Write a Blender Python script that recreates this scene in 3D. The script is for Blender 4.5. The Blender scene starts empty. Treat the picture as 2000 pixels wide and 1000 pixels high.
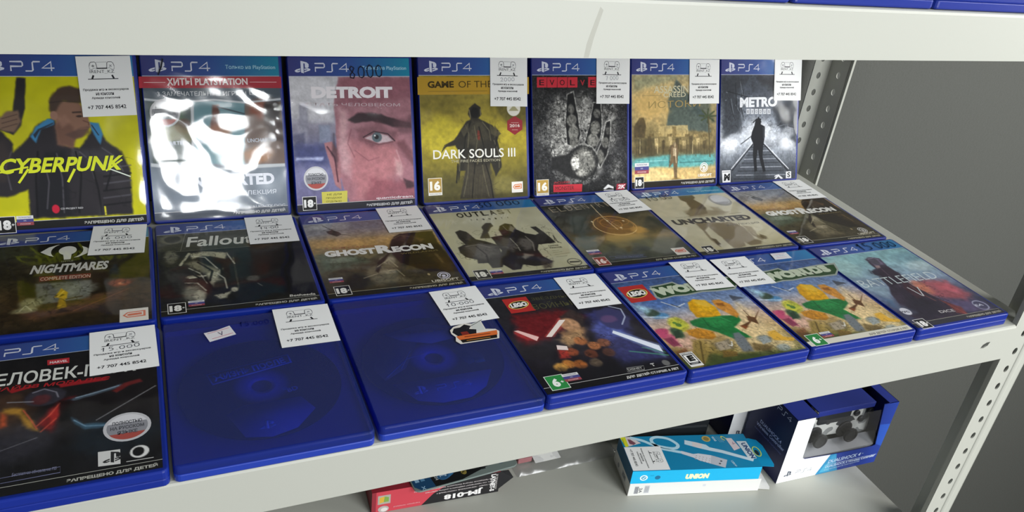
import bpy, bmesh, math, random
import numpy as np
from mathutils import Matrix, Vector, noise
from mathutils.geometry import tessellate_polygon

C = bpy.context.scene.collection
SC = bpy.context.scene
R = math.radians

# ------------------------------------------------------------------ camera, world, lights, exposure
cam = bpy.data.cameras.new('camera')
cam_ob = bpy.data.objects.new('camera', cam)
C.objects.link(cam_ob)
cam_ob.location = (0.01092, -0.44587, 0.42195)
cam_ob.rotation_euler = (1.077739, -0.124872, -0.405115)
cam.sensor_width = 36.0
cam.lens = 36.0 * 1596.100154 / 2000.0
cam.shift_x = -34.601805 / 2000.0
cam.shift_y = -20.144261 / 2000.0
cam.clip_start = 0.01
SC.camera = cam_ob

SC.view_settings.view_transform = 'Standard'
SC.view_settings.look = 'None'
SC.view_settings.exposure = 0.0
SC.view_settings.gamma = 1.0
SC.view_settings.use_curve_mapping = False

world = bpy.data.worlds.new('room_light')
SC.world = world
world.use_nodes = True
wn = world.node_tree; bg = wn.nodes['Background']
# a white room with its windows to the right: dimmer walls on the left
w_tc = wn.nodes.new('ShaderNodeTexCoord'); w_sep = wn.nodes.new('ShaderNodeSeparateXYZ')
w_mr = wn.nodes.new('ShaderNodeMapRange')
w_mr.inputs['From Min'].default_value = -0.9; w_mr.inputs['From Max'].default_value = 0.9
w_mr.inputs['To Min'].default_value = 0.10; w_mr.inputs['To Max'].default_value = 0.20
wn.links.new(w_tc.outputs['Generated'], w_sep.inputs[0]); wn.links.new(w_sep.outputs['X'], w_mr.inputs['Value'])
wn.links.new(w_mr.outputs[0], bg.inputs[1])
bg.inputs[0].default_value = (0.92, 0.98, 1.0, 1)

def area(name, loc, target, sx, sy, power, col):
    l = bpy.data.lights.new(name, 'AREA')
    l.shape = 'RECTANGLE'; l.size = sx; l.size_y = sy
    l.energy = power; l.color = col
    o = bpy.data.objects.new(name, l)
    C.objects.link(o)
    o.location = loc
    o.rotation_euler = (Vector(target) - Vector(loc)).to_track_quat('-Z', 'Y').to_euler()
    return o

area('shop_window_light', (2.00, -0.50, 0.72), (0.7, 0.15, 0.05), 0.6, 1.1, 21, (1.0, 0.99, 0.96))
area('door_light', (0.13, -3.0, 1.20), (0.0, 0.3, 0.08), 0.36, 0.52, 17, (0.97, 0.99, 1.0))
area('ceiling_light', (1.05, -1.15, 1.70), (0.5, 0.1, 0.0), 1.0, 0.6, 6, (0.95, 0.98, 1.0))
area('mid_fill_light', (1.3, -2.4, 1.62), (0.5, 0.2, 0.05), 1.6, 0.44, 70, (0.97, 0.99, 1.0))  # added mid-height fill to lift the back and middle rows, no actual window
area('low_fill_light', (1.0, -1.9, 0.02), (0.5, 0.2, 0.05), 1.0, 0.40, 20, (0.97, 0.99, 1.0))  # added low frontal fill for the leaning row, no real source there

# ------------------------------------------------------------------ helpers
def srgb(h):
    v = np.array([int(h[i:i+2], 16) for i in (0, 2, 4)]) / 255.0
    return v
def lin(c):
    c = np.asarray(c, float)
    return np.where(c <= 0.04045, c / 12.92, ((np.maximum(c, 0) + 0.055) / 1.055) ** 2.4)
def linh(h):
    return tuple(float(x) for x in lin(srgb(h))) + (1.0,)

def mat(name, col, rough=0.5, spec=0.5, coat=0.0, metal=0.0, bump=None, vary=None):
    m = bpy.data.materials.new(name); m.use_nodes = True
    nt = m.node_tree; b = nt.nodes['Principled BSDF']
    b.inputs['Base Color'].default_value = linh(col)
    b.inputs['Roughness'].default_value = rough
    b.inputs['Specular IOR Level'].default_value = spec
    b.inputs['Coat Weight'].default_value = coat
    b.inputs['Metallic'].default_value = metal
    if bump or vary:
        tc = nt.nodes.new('ShaderNodeTexCoord')
    if bump:
        n = nt.nodes.new('ShaderNodeTexNoise'); n.inputs['Scale'].default_value = bump[0]; n.inputs['Detail'].default_value = 3
        nt.links.new(tc.outputs['Object'], n.inputs['Vector'])
        bp = nt.nodes.new('ShaderNodeBump'); bp.inputs['Strength'].default_value = bump[1]; bp.inputs['Distance'].default_value = bump[2]
        nt.links.new(n.outputs['Fac'], bp.inputs['Height']); nt.links.new(bp.outputs['Normal'], b.inputs['Normal'])
    if vary:
        n = nt.nodes.new('ShaderNodeTexNoise'); n.inputs['Scale'].default_value = vary[0]; n.inputs['Detail'].default_value = 4
        nt.links.new(tc.outputs['Object'], n.inputs['Vector'])
        mx = nt.nodes.new('ShaderNodeMix'); mx.data_type = 'RGBA'
        mx.inputs['A'].default_value = linh(col); mx.inputs['B'].default_value = linh(vary[1])
        nt.links.new(n.outputs['Fac'], mx.inputs['Factor']); nt.links.new(mx.outputs['Result'], b.inputs['Base Color'])
    return m

def mat_print(name, rough=0.5, spec=0.35):
    m = bpy.data.materials.new(name); m.use_nodes = True
    nt = m.node_tree; b = nt.nodes['Principled BSDF']
    a = nt.nodes.new('ShaderNodeAttribute'); a.attribute_name = 'ink'
    nt.links.new(a.outputs['Color'], b.inputs['Base Color'])
    b.inputs['Roughness'].default_value = rough
    b.inputs['Specular IOR Level'].default_value = spec
    return m

def mat_film(name, rough, tint, ior=1.5, gain=1.0):
    m = bpy.data.materials.new(name); m.use_nodes = True
    nt = m.node_tree; nt.nodes.clear()
    out = nt.nodes.new('ShaderNodeOutputMaterial')
    tr = nt.nodes.new('ShaderNodeBsdfTransparent'); tr.inputs[0].default_value = tint
    gl = nt.nodes.new('ShaderNodeBsdfGlossy'); gl.inputs['Roughness'].default_value = rough; gl.inputs['Color'].default_value = (gain, gain, gain, 1)
    # thin sheet: the same reflectance from either side
    lw = nt.nodes.new('ShaderNodeLayerWeight'); lw.inputs['Blend'].default_value = 0.5
    pw = nt.nodes.new('ShaderNodeMath'); pw.operation = 'POWER'; pw.inputs[1].default_value = 5
    fr = nt.nodes.new('ShaderNodeMapRange'); f0 = ((ior - 1)/(ior + 1))**2 * 1.2
    fr.inputs['To Min'].default_value = f0; fr.inputs['To Max'].default_value = 0.9
    nt.links.new(lw.outputs['Facing'], pw.inputs[0]); nt.links.new(pw.outputs[0], fr.inputs['Value'])
    mx = nt.nodes.new('ShaderNodeMixShader')
    nt.links.new(fr.outputs[0], mx.inputs[0]); nt.links.new(tr.outputs[0], mx.inputs[1]); nt.links.new(gl.outputs[0], mx.inputs[2])
    nt.links.new(mx.outputs[0], out.inputs[0])
    return m

def mat_translucent(name, col, tint, clear, rough=0.25):
    # coloured see-through plastic: part body colour, part tinted clear
    m = bpy.data.materials.new(name); m.use_nodes = True
    nt = m.node_tree; b = nt.nodes['Principled BSDF']; out = nt.nodes['Material Output']
    b.inputs['Base Color'].default_value = linh(col); b.inputs['Roughness'].default_value = rough
    tr = nt.nodes.new('ShaderNodeBsdfTransparent'); tr.inputs[0].default_value = linh(tint)
    mx = nt.nodes.new('ShaderNodeMixShader'); mx.inputs[0].default_value = clear
    nt.links.new(b.outputs[0], mx.inputs[1]); nt.links.new(tr.outputs[0], mx.inputs[2]); nt.links.new(mx.outputs[0], out.inputs[0])
    return m

M_PRINT = mat_print('printed_paper', 0.5, 0.12)
M_STICK = mat_print('sticker_paper', 0.7, 0.15)
M_CARD = mat_print('printed_card', 0.4, 0.4)
M_INK = mat('marker_ink', '141830', 0.4, 0.4)
M_BLUE = mat('blue_plastic', '11267e', 0.34, 0.32)
M_TRAYBLUE = mat('bright_blue_plastic', '1c3698', 0.3, 0.5)
M_LIDCLEAR = mat_translucent('blue_clear_plastic', '3e54a8', 'b2bef4', 0.80, 0.22)
M_FILM = mat_film('clear_sleeve', 0.07, (0.99, 0.99, 1.0, 1), 1.42)
M_FILMHAZE = mat_film('scuffed_sleeve', 0.38, (0.93, 0.94, 0.95, 1), 1.7)
M_STREAK = mat_print('grey_streak', 0.8, 0.1)
M_FILM2 = mat_film('crumpled_sleeve', 0.09, (0.98, 0.98, 0.98, 1), 1.65)
M_WHITE = mat('white_powder_coat', 'adaea5', 0.42, 0.4, bump=(900, 0.05, 0.0004))
M_WALL = mat('grey_wall_paint', '525350', 0.8, 0.2, bump=(260, 0.25, 0.002), vary=(420, '4a4b46'))
M_FLOOR = mat('grey_floor', '85837c', 0.6, 0.3, vary=(30, '7a7871'))
M_DARK = mat('black_plastic', '15151a', 0.35, 0.5)
M_RUBBER = mat('black_rubber', '1b1b1c', 0.6, 0.3)

def soften(m, keep):
    nt = m.node_tree; out = nt.nodes['Material Output']; b = nt.nodes['Principled BSDF']
    tr = nt.nodes.new('ShaderNodeBsdfTransparent'); mx = nt.nodes.new('ShaderNodeMixShader'); mx.inputs[0].default_value = keep
    nt.links.new(tr.outputs[0], mx.inputs[1]); nt.links.new(b.outputs[0], mx.inputs[2]); nt.links.new(mx.outputs[0], out.inputs[0])
soften(M_STREAK, 0.16)

def link(name, me, m=None, parent=None):
    o = bpy.data.objects.new(name, me)
    C.objects.link(o)
    if m is not None:
        o.data.materials.clear(); o.data.materials.append(m)
    if parent is not None:
        o.parent = parent
    return o
def empty(name, loc=(0, 0, 0), rot=(0, 0, 0)):
    o = bpy.data.objects.new(name, None); C.objects.link(o)
    o.empty_display_size = 0.02
    o.location = loc; o.rotation_euler = rot
    return o
def tag(o, label, cat, group=None):
    o['label'] = label; o['category'] = cat
    if group: o['group'] = group
    return o
def pydata(name, verts, faces, m=None, parent=None, smooth=False):
    me = bpy.data.meshes.new(name)
    me.from_pydata([tuple(v) for v in verts], [], [tuple(f) for f in faces])
    me.update()
    if smooth:
        for p in me.polygons: p.use_smooth = True
    return link(name, me, m, parent)

class Geo:
    """collects boxes, prisms and tubes into one mesh"""
    def __init__(s): s.v = []; s.f = []
    def box(s, x0, x1, y0, y1, z0, z1):
        b = len(s.v)
        s.v += [(x, y, z) for z in (z0, z1) for y in (y0, y1) for x in (x0, x1)]
        s.f += [tuple(b + i for i in q) for q in ((0,2,3,1),(4,5,7,6),(0,1,5,4),(2,6,7,3),(0,4,6,2),(1,3,7,5))]
        return s
    def loops(s, loops, cap0=True, cap1=True):
        b = len(s.v); n = len(loops[0])
        for L in loops: s.v += [tuple(p) for p in L]
        for i in range(len(loops) - 1):
            for j in range(n):
                a = b + i*n + j; c = b + i*n + (j+1) % n
                s.f.append((a, c, c + n, a + n))
        if cap0: s.f.append(tuple(b + j for j in reversed(range(n))))
        if cap1: s.f.append(tuple(b + (len(loops)-1)*n + j for j in range(n)))
        return s
    def build(s, name, m, parent=None, smooth=False, bevel=0):
        o = pydata(name, s.v, s.f, m, parent, smooth)
        if bevel:
            md = o.modifiers.new('bevel', 'BEVEL'); md.width = bevel; md.segments = 2; md.limit_method = 'ANGLE'
        return o

def rrect(x0, x1, y0, y1, r, z, n=5):
    pts = []
    for cx, cy, a0 in ((x1-r, y1-r, 0), (x0+r, y1-r, 90), (x0+r, y0+r, 180), (x1-r, y0+r, 270)):
        for i in range(n):
            a = R(a0 + 90*i/(n-1)); pts.append((cx + r*math.cos(a), cy + r*math.sin(a), z))
    return pts

# ------------------------------------------------------------------ lettering cache (built once, while the scene is nearly empty)
_text = {}
def text_tris(txt, off):
    key = (txt, off)
    if key in _text: return _text[key]
    cu = bpy.data.curves.new('lettering', 'FONT'); cu.body = txt; cu.offset = off; cu.resolution_u = 3
    ob = bpy.data.objects.new('lettering', cu); C.objects.link(ob)
    bpy.context.view_layer.update()
    me = bpy.data.meshes.new_from_object(ob.evaluated_get(bpy.context.evaluated_depsgraph_get()))
    me.calc_loop_triangles()
    v = np.array([x.co[:2] for x in me.vertices]).reshape(-1, 2)
    t = np.array([x.vertices[:] for x in me.loop_triangles], int).reshape(-1, 3)
    bpy.data.objects.remove(ob); bpy.data.curves.remove(cu); bpy.data.meshes.remove(me)
    if len(v):
        lo = v.min(0); hi = v.max(0); v = (v - lo) / np.maximum(hi - lo, 1e-6)
    _text[key] = (v, t)
    return _text[key]

# ------------------------------------------------------------------ printed sheets: painted ground plus crisp lettering, one mesh each
def fbm(u, v, scale, seed):
    rs = np.random.RandomState(seed * 7 + 3); out = 0; amp = 1; tot = 0
    for o in range(3):
        n = 64; g = rs.rand(n, n)
        x = u / scale * 2**o; y = v / scale * 2**o
        i = np.floor(x).astype(int); j = np.floor(y).astype(int)
        fx = x - i; fy = y - j; fx = fx*fx*(3-2*fx); fy = fy*fy*(3-2*fy)
        i %= n; j %= n; i1 = (i+1) % n; j1 = (j+1) % n
        out = out + amp * ((g[j, i]*(1-fx) + g[j, i1]*fx)*(1-fy) + (g[j1, i]*(1-fx) + g[j1, i1]*fx)*fy)
        tot += amp; amp *= 0.5
    return out / tot
def seg_d(u, v, a, b):
    d = b - a; L = max(float(d @ d), 1e-9)
    h = np.clip(((u-a[0])*d[0] + (v-a[1])*d[1]) / L, 0, 1)
    return np.hypot(u - a[0] - h*d[0], v - a[1] - h*d[1])
def poly_sd(u, v, P):
    d = np.full(u.shape, 1e9); ins = np.zeros(u.shape, bool); n = len(P)
    for i in range(n):
        a, b = P[i], P[(i+1) % n]
        d = np.minimum(d, seg_d(u, v, a, b))
        c = ((a[1] > v) != (b[1] > v))
        xx = (b[0]-a[0]) * (v-a[1]) / ((b[1]-a[1]) if abs(b[1]-a[1]) > 1e-9 else 1e-9) + a[0]
        ins ^= c & (u < xx)
    return np.where(ins, -d, d)

STEP = 1.2e-5
class Sheet:
    """tf maps (u, v) millimetres (u right, v down) and a height in metres to local space"""
    def __init__(s, tf): s.tf = tf; s.V = []; s.T = []; s.Cc = []; s.n = 0; s.layer = 0
    def add(s, uv, tris, col, h=None):
        uv = np.asarray(uv, float).reshape(-1, 2)
        if len(uv) == 0: return
        if h is None: s.layer += 1; h = s.layer * STEP
        s.V.append(s.tf(uv[:, 0], uv[:, 1], h)); s.T.append(np.asarray(tris, int).reshape(-1, 3) + s.n)
        col = np.asarray(col, float)
        if col.ndim == 1: col = np.tile(col, (len(uv), 1))
        s.Cc.append(lin(col)); s.n += len(uv)
    def same(s): s.layer -= 1; return s           # draw the next piece at the height of the last
    def grid(s, u0, u1, v0, v1, step, fn):
        nx = max(2, int((u1-u0)/step) + 1); ny = max(2, int((v1-v0)/step) + 1)
        U, Vv = np.meshgrid(np.linspace(u0, u1, nx), np.linspace(v0, v1, ny))
        idx = np.arange(nx*ny).reshape(ny, nx)
        a, b, c, d = idx[:-1, :-1].ravel(), idx[:-1, 1:].ravel(), idx[1:, 1:].ravel(), idx[1:, :-1].ravel()
        s.add(np.stack([U.ravel(), Vv.ravel()], 1), np.concatenate([np.stack([a, d, c], 1), np.stack([a, c, b], 1)]), fn(U.ravel(), Vv.ravel()), 0.0)
    def poly(s, pts, col):
        P = np.asarray(pts, float).reshape(-1, 2)
        t = tessellate_polygon([[Vector((p[0], p[1], 0)) for p in P]])
        T = []
        for q in t:
            a, b, c = P[q[0]], P[q[1]], P[q[2]]
            T.append(q if (b[0]-a[0])*(c[1]-a[1]) - (b[1]-a[1])*(c[0]-a[0]) < 0 else (q[0], q[2], q[1]))
        s.add(P, T, col if not isinstance(col, str) else srgb(col))
    def rect(s, u, v, w, h, col): s.poly([(u, v), (u+w, v), (u+w, v+h), (u, v+h)], col)
    def disc(s, u, v, ru, rv, col, n=28, a0=0, a1=360):
        pts = [(u + ru*math.cos(R(a0+(a1-a0)*i/n)), v + rv*math.sin(R(a0+(a1-a0)*i/n))) for i in range(n + (a1-a0 < 360))]
        s.poly(pts, col)
    def stroke(s, pts, w, col):
        P = np.asarray(pts, float).reshape(-1, 2); V = []; T = []
        for i in range(len(P)):
            d = (P[min(i+1, len(P)-1)] - P[max(i-1, 0)]); d = d / (np.hypot(*d) or 1)
            if 0 < i < len(P)-1:
                d0 = P[i]-P[i-1]; d0 = d0/(np.hypot(*d0) or 1); k = min(1.6, 1/max(0.5, abs(float(d @ d0))))
            else: k = 1
            nn = np.array([-d[1], d[0]]) * w/2 * k
            V += [P[i] + nn, P[i] - nn]
            if i: b = 2*i; T += [(b-2, b, b+1), (b-2, b+1, b-1)]
        s.add(V, T, srgb(col) if isinstance(col, str) else col)
    def arc(s, u, v, ru, rv, a0, a1, w, col, n=20):
        s.stroke([(u + ru*math.cos(R(a0+(a1-a0)*i/n)), v + rv*math.sin(R(a0+(a1-a0)*i/n))) for i in range(n+1)], w, col)
    def text(s, txt, a, b, h, col, off=0.0, sh=0.0):
        v, t = text_tris(txt, off)
        if not len(v): return
        a = np.array(a, float); d = np.array(b, float) - a; L = np.hypot(*d); e = d / L; up = np.array([e[1], -e[0]])
        uv = a + np.outer(v[:, 0]*L + sh*h*v[:, 1], e) + np.outer(v[:, 1]*h, up)
        s.add(uv, t, srgb(col))
    def build(s, name, m, parent):
        V = np.concatenate(s.V); T = np.concatenate(s.T); K = np.concatenate(s.Cc)
        me = bpy.data.meshes.new(name)
        me.vertices.add(len(V)); me.vertices.foreach_set('co', V.astype(np.float32).ravel())
        me.loops.add(len(T)*3); me.loops.foreach_set('vertex_index', T.astype(np.int32).ravel())
        me.polygons.add(len(T)); me.polygons.foreach_set('loop_start', np.arange(0, len(T)*3, 3, dtype=np.int32))
        me.update(calc_edges=True)
        at = me.color_attributes.new('ink', 'FLOAT_COLOR', 'POINT')
        at.data.foreach_set('color', np.concatenate([K, np.ones((len(K), 1))], 1).astype(np.float32).ravel())
        return link(name, me, m, parent)

def ps_logo(s, u, v, w, h, col):
    for P in ([(.40,0),(.40,.93),(.57,1.0),(.57,.22),(.62,.19),(.66,.24),(.66,.54),(.80,.58),(.90,.48),(.90,.26),(.78,.12)],
              [(.36,.60),(.12,.69),(.0,.80),(.08,.91),(.22,.92),(.36,.86),(.36,.77),(.22,.82),(.16,.79),(.36,.71)],
              [(.61,.63),(.85,.58),(1.0,.66),(.97,.76),(.61,.92),(.61,.82),(.82,.73),(.78,.69),(.61,.74)]):
        s.poly([(u + p[0]*w, v + p[1]*h) for p in P], col)
def ps4_word(s, u, v, w, h, col, t=1.0):
    f = lambda P: [(u + p[0]/3.55*w, v + p[1]*h) for p in P]
    for P in ([(.06,1),(.06,.50),(.92,.50),(1.0,.40),(1.0,.10),(.92,0),(0,0)], [(1.2,1),(1.72,1),(1.8,.9),(1.8,.1),(1.88,0),(2.42,0)], [(3.3,1.0),(3.3,.0),(2.55,.68),(3.55,.68)]):
        s.stroke(f(P), t, col)
def swirl(s, u, v, w, h, col):
    cx, cy = u + w/2, v + h/2
    s.arc(cx, cy, w*.46, h*.46, 0, 360, w*.07, col, 30)
    s.arc(cx, cy, w*.30, h*.30, -200, 130, w*.11, col, 24)
    s.disc(cx - w*.02, cy + h*.04, w*.15, h*.15, col)
def pairs(l): return [(l[i], l[i+1]) for i in range(0, len(l), 2)]

def emblem(s, name, u, v, w, h, col, bgc):
    if name == 'swirl': swirl(s, u, v, w, h, col)
    elif name == 'ps': ps_logo(s, u, v, w, h, col)
    elif name == 'oval':
        for k, c in ((1.0, 'f0d870'), (0.9, '161410')):
            s.poly([(u + w/2 + w/2*k*math.cos(R(a))*(1 if abs(math.cos(R(a))) < .7 else .96), v + h/2 + h/2*k*math.sin(R(a)) - 0.12*(w/2*math.cos(R(a)))) for a in range(0, 360, 15)], c)
    elif name == 'tag':
        s.rect(u, v, w, h, bgc)
        P = [(.10, .48), (.26, .25), (.90, .20), (.90, .66), (.26, .68)]
        s.poly([(u + p[0]*w, v + p[1]*h) for p in P], col)
        P = [(.18, .48), (.29, .32), (.82, .28), (.82, .58), (.29, .61)]
        s.poly([(u + p[0]*w, v + p[1]*h) for p in P], bgc)
        P = [(.24, .47), (.31, .38), (.77, .35), (.77, .52), (.31, .55)]
        s.poly([(u + p[0]*w, v + p[1]*h) for p in P], col)

def band(s, ex):
    a, m_, b = srgb('3c3f7c'), srgb('34569a'), srgb('1f8aa6' if ex else '2f7fb0')
    def col(u, v):
        k = np.clip((u - 2) / 130, 0, 1)[:, None]
        return np.where(k < .5, a + (m_-a)*k*2, m_ + (b-m_)*(k*2-1))
    n = 17; us = np.linspace(1.2, 131.5, n)
    uv = np.array([(x, y) for x in us for y in (3.0, 22.4)])
    T = []
    for i in range(n-1): q = 2*i; T += [(q, q+1, q+3), (q, q+3, q+2)]
    s.add(uv, T, col(uv[:, 0], uv[:, 1]))
    s.rect(1.2, 22.4, 130.3, .6, 'b4bccb')
    ps_logo(s, 7.5, 6.6, 16.5, 13, 'd6dae6')
    ps4_word(s, 28.5, 9.3, 36, 8.6, 'd6dae6', 1.15)
    if ex: s.text('Только на PlayStation', (79, 16.8), (128, 16.8), 5.2, 'a8d4e4', 0.012)

def foot(s, txt, dark, fg):
    s.rect(1.2, 158.8, 130.3, 7.6, dark)
    s.rect(1.2, 158.4, 130.3, .45, fg)
    s.text(txt, (76, 165.1), (128.5, 165.1), 4.1, fg, 0.045)
def rating(s, txt, u, v, w, h, bgc, fg):
    s.rect(u, v, w, h, fg); s.rect(u + .55, v + .55, w - 1.1, h - 1.1, bgc)
    if len(txt) == 3 or txt == '6+':
        k = .68 if len(txt) == 3 else .5
        s.text(txt[:-1], (u + w*.10 if len(txt) == 3 else u + w*.24, v + h*.80), (u + w*(.10+.66 if len(txt) == 3 else .62), v + h*.80), h*.58, fg, .06)
        s.text('+', (u + w*.78 if len(txt) == 3 else u + w*.68, v + h*.58), (u + w*.93 if len(txt) == 3 else u + w*.86, v + h*.58), h*.14, fg, .03)
    else:
        s.text(txt, (u + w*.12, v + h*.72), (u + w*.88, v + h*.72), h*.55, fg, .05)
        s.rect(u + .3, v + h*.84, w - .6, h*.14, 'e8e6de'); s.text('www.pegi.info', (u + 1.2, v + h*.955), (u + w - 1.2, v + h*.955), h*.07, '5a5a5a', .01)
def flag(s, u, v, w):
    h = w * .66
    s.rect(u, v, w, h/3, 'dcdcd8'); s.rect(u, v + h/3, w, h/3, '4a4a86'); s.rect(u, v + 2*h/3, w, h/3, '9a4a52')
    s.text('ПОЛНОСТЬЮ', (u + w*.12, v + h*.24), (u + w*.88, v + h*.24), h*.14, '55557a', .02)
    s.text('НА', (u + w*.42, v + h*.57), (u + w*.58, v + h*.57), h*.13, 'c8c8d0', .02)
    s.text('РУССКОМ', (u + w*.2, v + h*.91), (u + w*.8, v + h*.91), h*.14, 'd8c0c0', .02)
def round_badge(s, u, v, r):
    s.disc(u, v, r, r, 'c4c4c6'); s.disc(u, v, r*.86, r*.86, '8e8f94'); s.disc(u, v, r*.86, r*.86, 'd8d8da', 20, 200, 340); s.disc(u, v, r*.86, r*.86, 'a85048', 20, 30, 150)
    for i, t in enumerate(('ПОЛНОСТЬЮ', 'НА РУССКОМ', 'ЯЗЫКЕ')):
        w = r*(.62, .70, .42)[i]; s.text(t, (u - w, v - r*.2 + i*r*.34), (u + w, v - r*.2 + i*r*.34), r*.24, '4a4b52', .03)

def paint(ops):
    def fn(u, v):
        col = np.tile(srgb('888888'), (len(u), 1))
        for o in ops:
            k = o[0]
            if k == 'G':
                st = o[1]; vs = st[0::2]; cs = np.array([srgb(c) for c in st[1::2]])
                col = np.stack([np.interp(v, vs, cs[:, i]) for i in range(3)], 1)
            elif k == 'N':
                col = np.clip(col * (1 + o[1]*2*(fbm(u, v, o[2], o[3])[:, None] - .5)), 0, 1)
            elif k == 'K':
                # fine cracks and brush marks along the level lines of a noise
                n = np.abs(fbm(u, v, o[3], o[4] + 50) - .5); t = np.clip(1 - n/o[2], 0, 1) * o[5]
                if len(o) > 6: t = t * np.clip(.5 - poly_sd(u, v, np.array(o[6], float).reshape(-1, 2))/6, 0, 1)
                col = col*(1-t[:, None]) + srgb(o[1])*t[:, None]
            elif k in 'PEL':
                if k == 'P':
                    sd = poly_sd(u, v, np.array(o[2], float).reshape(-1, 2)); soft, a = o[3], o[4]
                elif k == 'E':
                    cu, cv = o[2]; sd = (np.hypot((u-cu)/o[3], (v-cv)/o[4]) - 1) * min(o[3], o[4]); soft, a = o[5], o[6]
                else:
                    P = np.array(o[2], float).reshape(-1, 2); sd = np.full(u.shape, 1e9)
                    for i in range(len(P)-1): sd = np.minimum(sd, seg_d(u, v, P[i], P[i+1]))
                    sd = sd - o[3]/2; soft, a = o[4], o[5]
                # a slightly ragged edge, as brushed
                if soft > 1.4: sd = sd + soft*.8*(fbm(u, v, 7, 91) - .5)
                soft = max(.35, soft*.55); t = np.clip(.5 - sd / (2*soft), 0, 1); t = (t*t*(3-2*t) * a)[:, None]
                col = col*(1-t) + srgb(o[1])*t
        return col
    return fn

def draw(s, ops):
    for o in ops:
        k = o[0]
        if k == 'p': s.poly(pairs(o[2]), o[1])
        elif k == 'e': s.disc(o[2][0], o[2][1], o[3], o[4], o[1])
        elif k == 'l': s.stroke(pairs(o[2]), o[3], o[1])
        elif k == 't': s.text(o[1], o[3][:2], o[3][2:], o[4], o[2], o[5], o[6])
        elif k == 'band': band(s, o[1])
        elif k == 'foot': foot(s, o[1], o[2], o[3])
        elif k == 'rate': rating(s, o[1], o[2][0], o[2][1], o[3], o[4], o[5], o[6])
        elif k == 'flag': flag(s, o[1][0], o[1][1], o[2])
        elif k == 'badge': round_badge(s, o[1][0], o[1][1], o[2])
        elif k == 'logo': emblem(s, o[1], o[2][0], o[2][1], o[3], o[4], o[5], o[6])

# handwriting: pen strokes per figure in a unit box (u right, v down)
PEN = {'2': [[(.12,.25),(.4,.0),(.8,.15),(.7,.5),(.1,.95),(.95,.9)]], '0': [[(.5,.02),(.2,.15),(.08,.5),(.2,.88),(.5,.98),(.8,.85),(.9,.5),(.8,.14),(.45,.0)]], '1': [[(.15,.35),(.55,.0),(.45,1)]], '4': [[(.3,.0),(.1,.55),(.85,.5)],[(.7,.1),(.6,1)]],
       '5': [[(.85,.0),(.3,.02),(.22,.42),(.6,.38),(.85,.62),(.7,.92),(.2,.98)]], '6': [[(.7,.0),(.25,.4),(.12,.75),(.4,.98),(.75,.85),(.7,.58),(.35,.52),(.15,.7)]], '7': [[(.1,.05),(.9,.0),(.45,1)]],
       '8': [[(.75,.12),(.4,.0),(.2,.2),(.45,.45),(.8,.7),(.6,.98),(.2,.92),(.2,.68),(.55,.42),(.78,.14)]], '3': [[(.15,.1),(.6,.0),(.8,.2),(.45,.45),(.85,.65),(.7,.95),(.15,.95)]],
       '.': [[(.4,.9),(.55,1.0)]], '-': [[(.1,.55),(.9,.5)]], ' ': [], '/': [[(.95,.0),(.6,.5),(.05,1)]]}
def handwrite(s, txt, a, b, h, w, col):
    n = sum(.5 if c in ' .-' else 1 for c in txt); a = np.array(a, float); d = np.array(b, float) - a; L = np.hypot(*d); e = d/L; dn = np.array([-e[1], e[0]])
    x = 0.0; rs = random.Random(len(txt))
    for c in txt:
        cw = (.5 if c in ' .-' else 1) / n * L
        for st in PEN[c]:
            k = 1 + rs.uniform(-.12, .12)
            s.stroke([a + e*(x + p[0]*cw*.84) - dn*h*(1-p[1])*k for p in st], w, col); s.same()
        x += cw
    s.layer += 1

def shop_label(s, price):
    """the shop's white price label, 47 by 57 mm"""
    s.rect(0, 0, 47, 57, 'ecedec')
    for m in (1, -1):
        X = lambda q: 21.4 + m*(q - 21.4)
        s.stroke([(X(10.6), 9.4), (X(11.4), 6.6), (X(12.6), 5.5), (X(15.6), 5.4), (X(16.6), 6.4), (X(17.0), 9.6), (X(17.3), 11.4)], .55, '55565a'); s.same()
        s.stroke([(X(10.6), 9.4), (X(10.8), 12.2), (X(12.6), 12.6), (X(14.6), 11.2), (X(17.2), 11.4)], .4, '8a8b90'); s.same()
        s.stroke([(X(13.4), 17.9), (X(12.0), 21.3)], 1.6, '26262a')
    s.stroke([(12.6, 9.2), (15.2, 9.2)], .8, '77787c'); s.stroke([(13.9, 8.0), (13.9, 10.4)], .8, '77787c'); s.stroke([(28.0, 8.2), (30.0, 10.2)], .6, '8a8b90'); s.stroke([(30.0, 8.2), (28.0, 10.2)], .6, '8a8b90')
    s.stroke([(16.8, 11.5), (26.0, 11.5)], 1.1, '2a2a2e'); s.stroke([(16.8, 5.6), (26.0, 5.6)], .35, '9a9a9e')
    s.text('IRENT_KZ', (10.6, 16.4), (31.8, 16.4), 3.3, '4a4a4e', .0)
    s.stroke([(8.4, 21.5), (34.6, 21.5)], .75, '3a3a3e')
    if price:
        ink = '9a9ca4' if len(price) < 6 and price[0] in '27' else '3a3d48'
        handwrite(s, price, (12.5 if len(price) < 6 else 7.5, 28.4), (31.5 if len(price) < 6 else 36, 27.4), 4.6, .55, ink)
    for t, v, a, b in (('Продажа игр и аксессуаров', 33.0, 3, 42.5), ('на консоли', 36.9, 13.5, 29), ('Аренда консолей', 40.8, 9.5, 34)):
        s.text(t, (a, v), (b, v), 2.6, '2e2e32', .022)
    s.text('+7 707 445 8542', (5, 50.2), (38.5, 50.0), 3.7, '2e2e32', .014)

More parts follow.
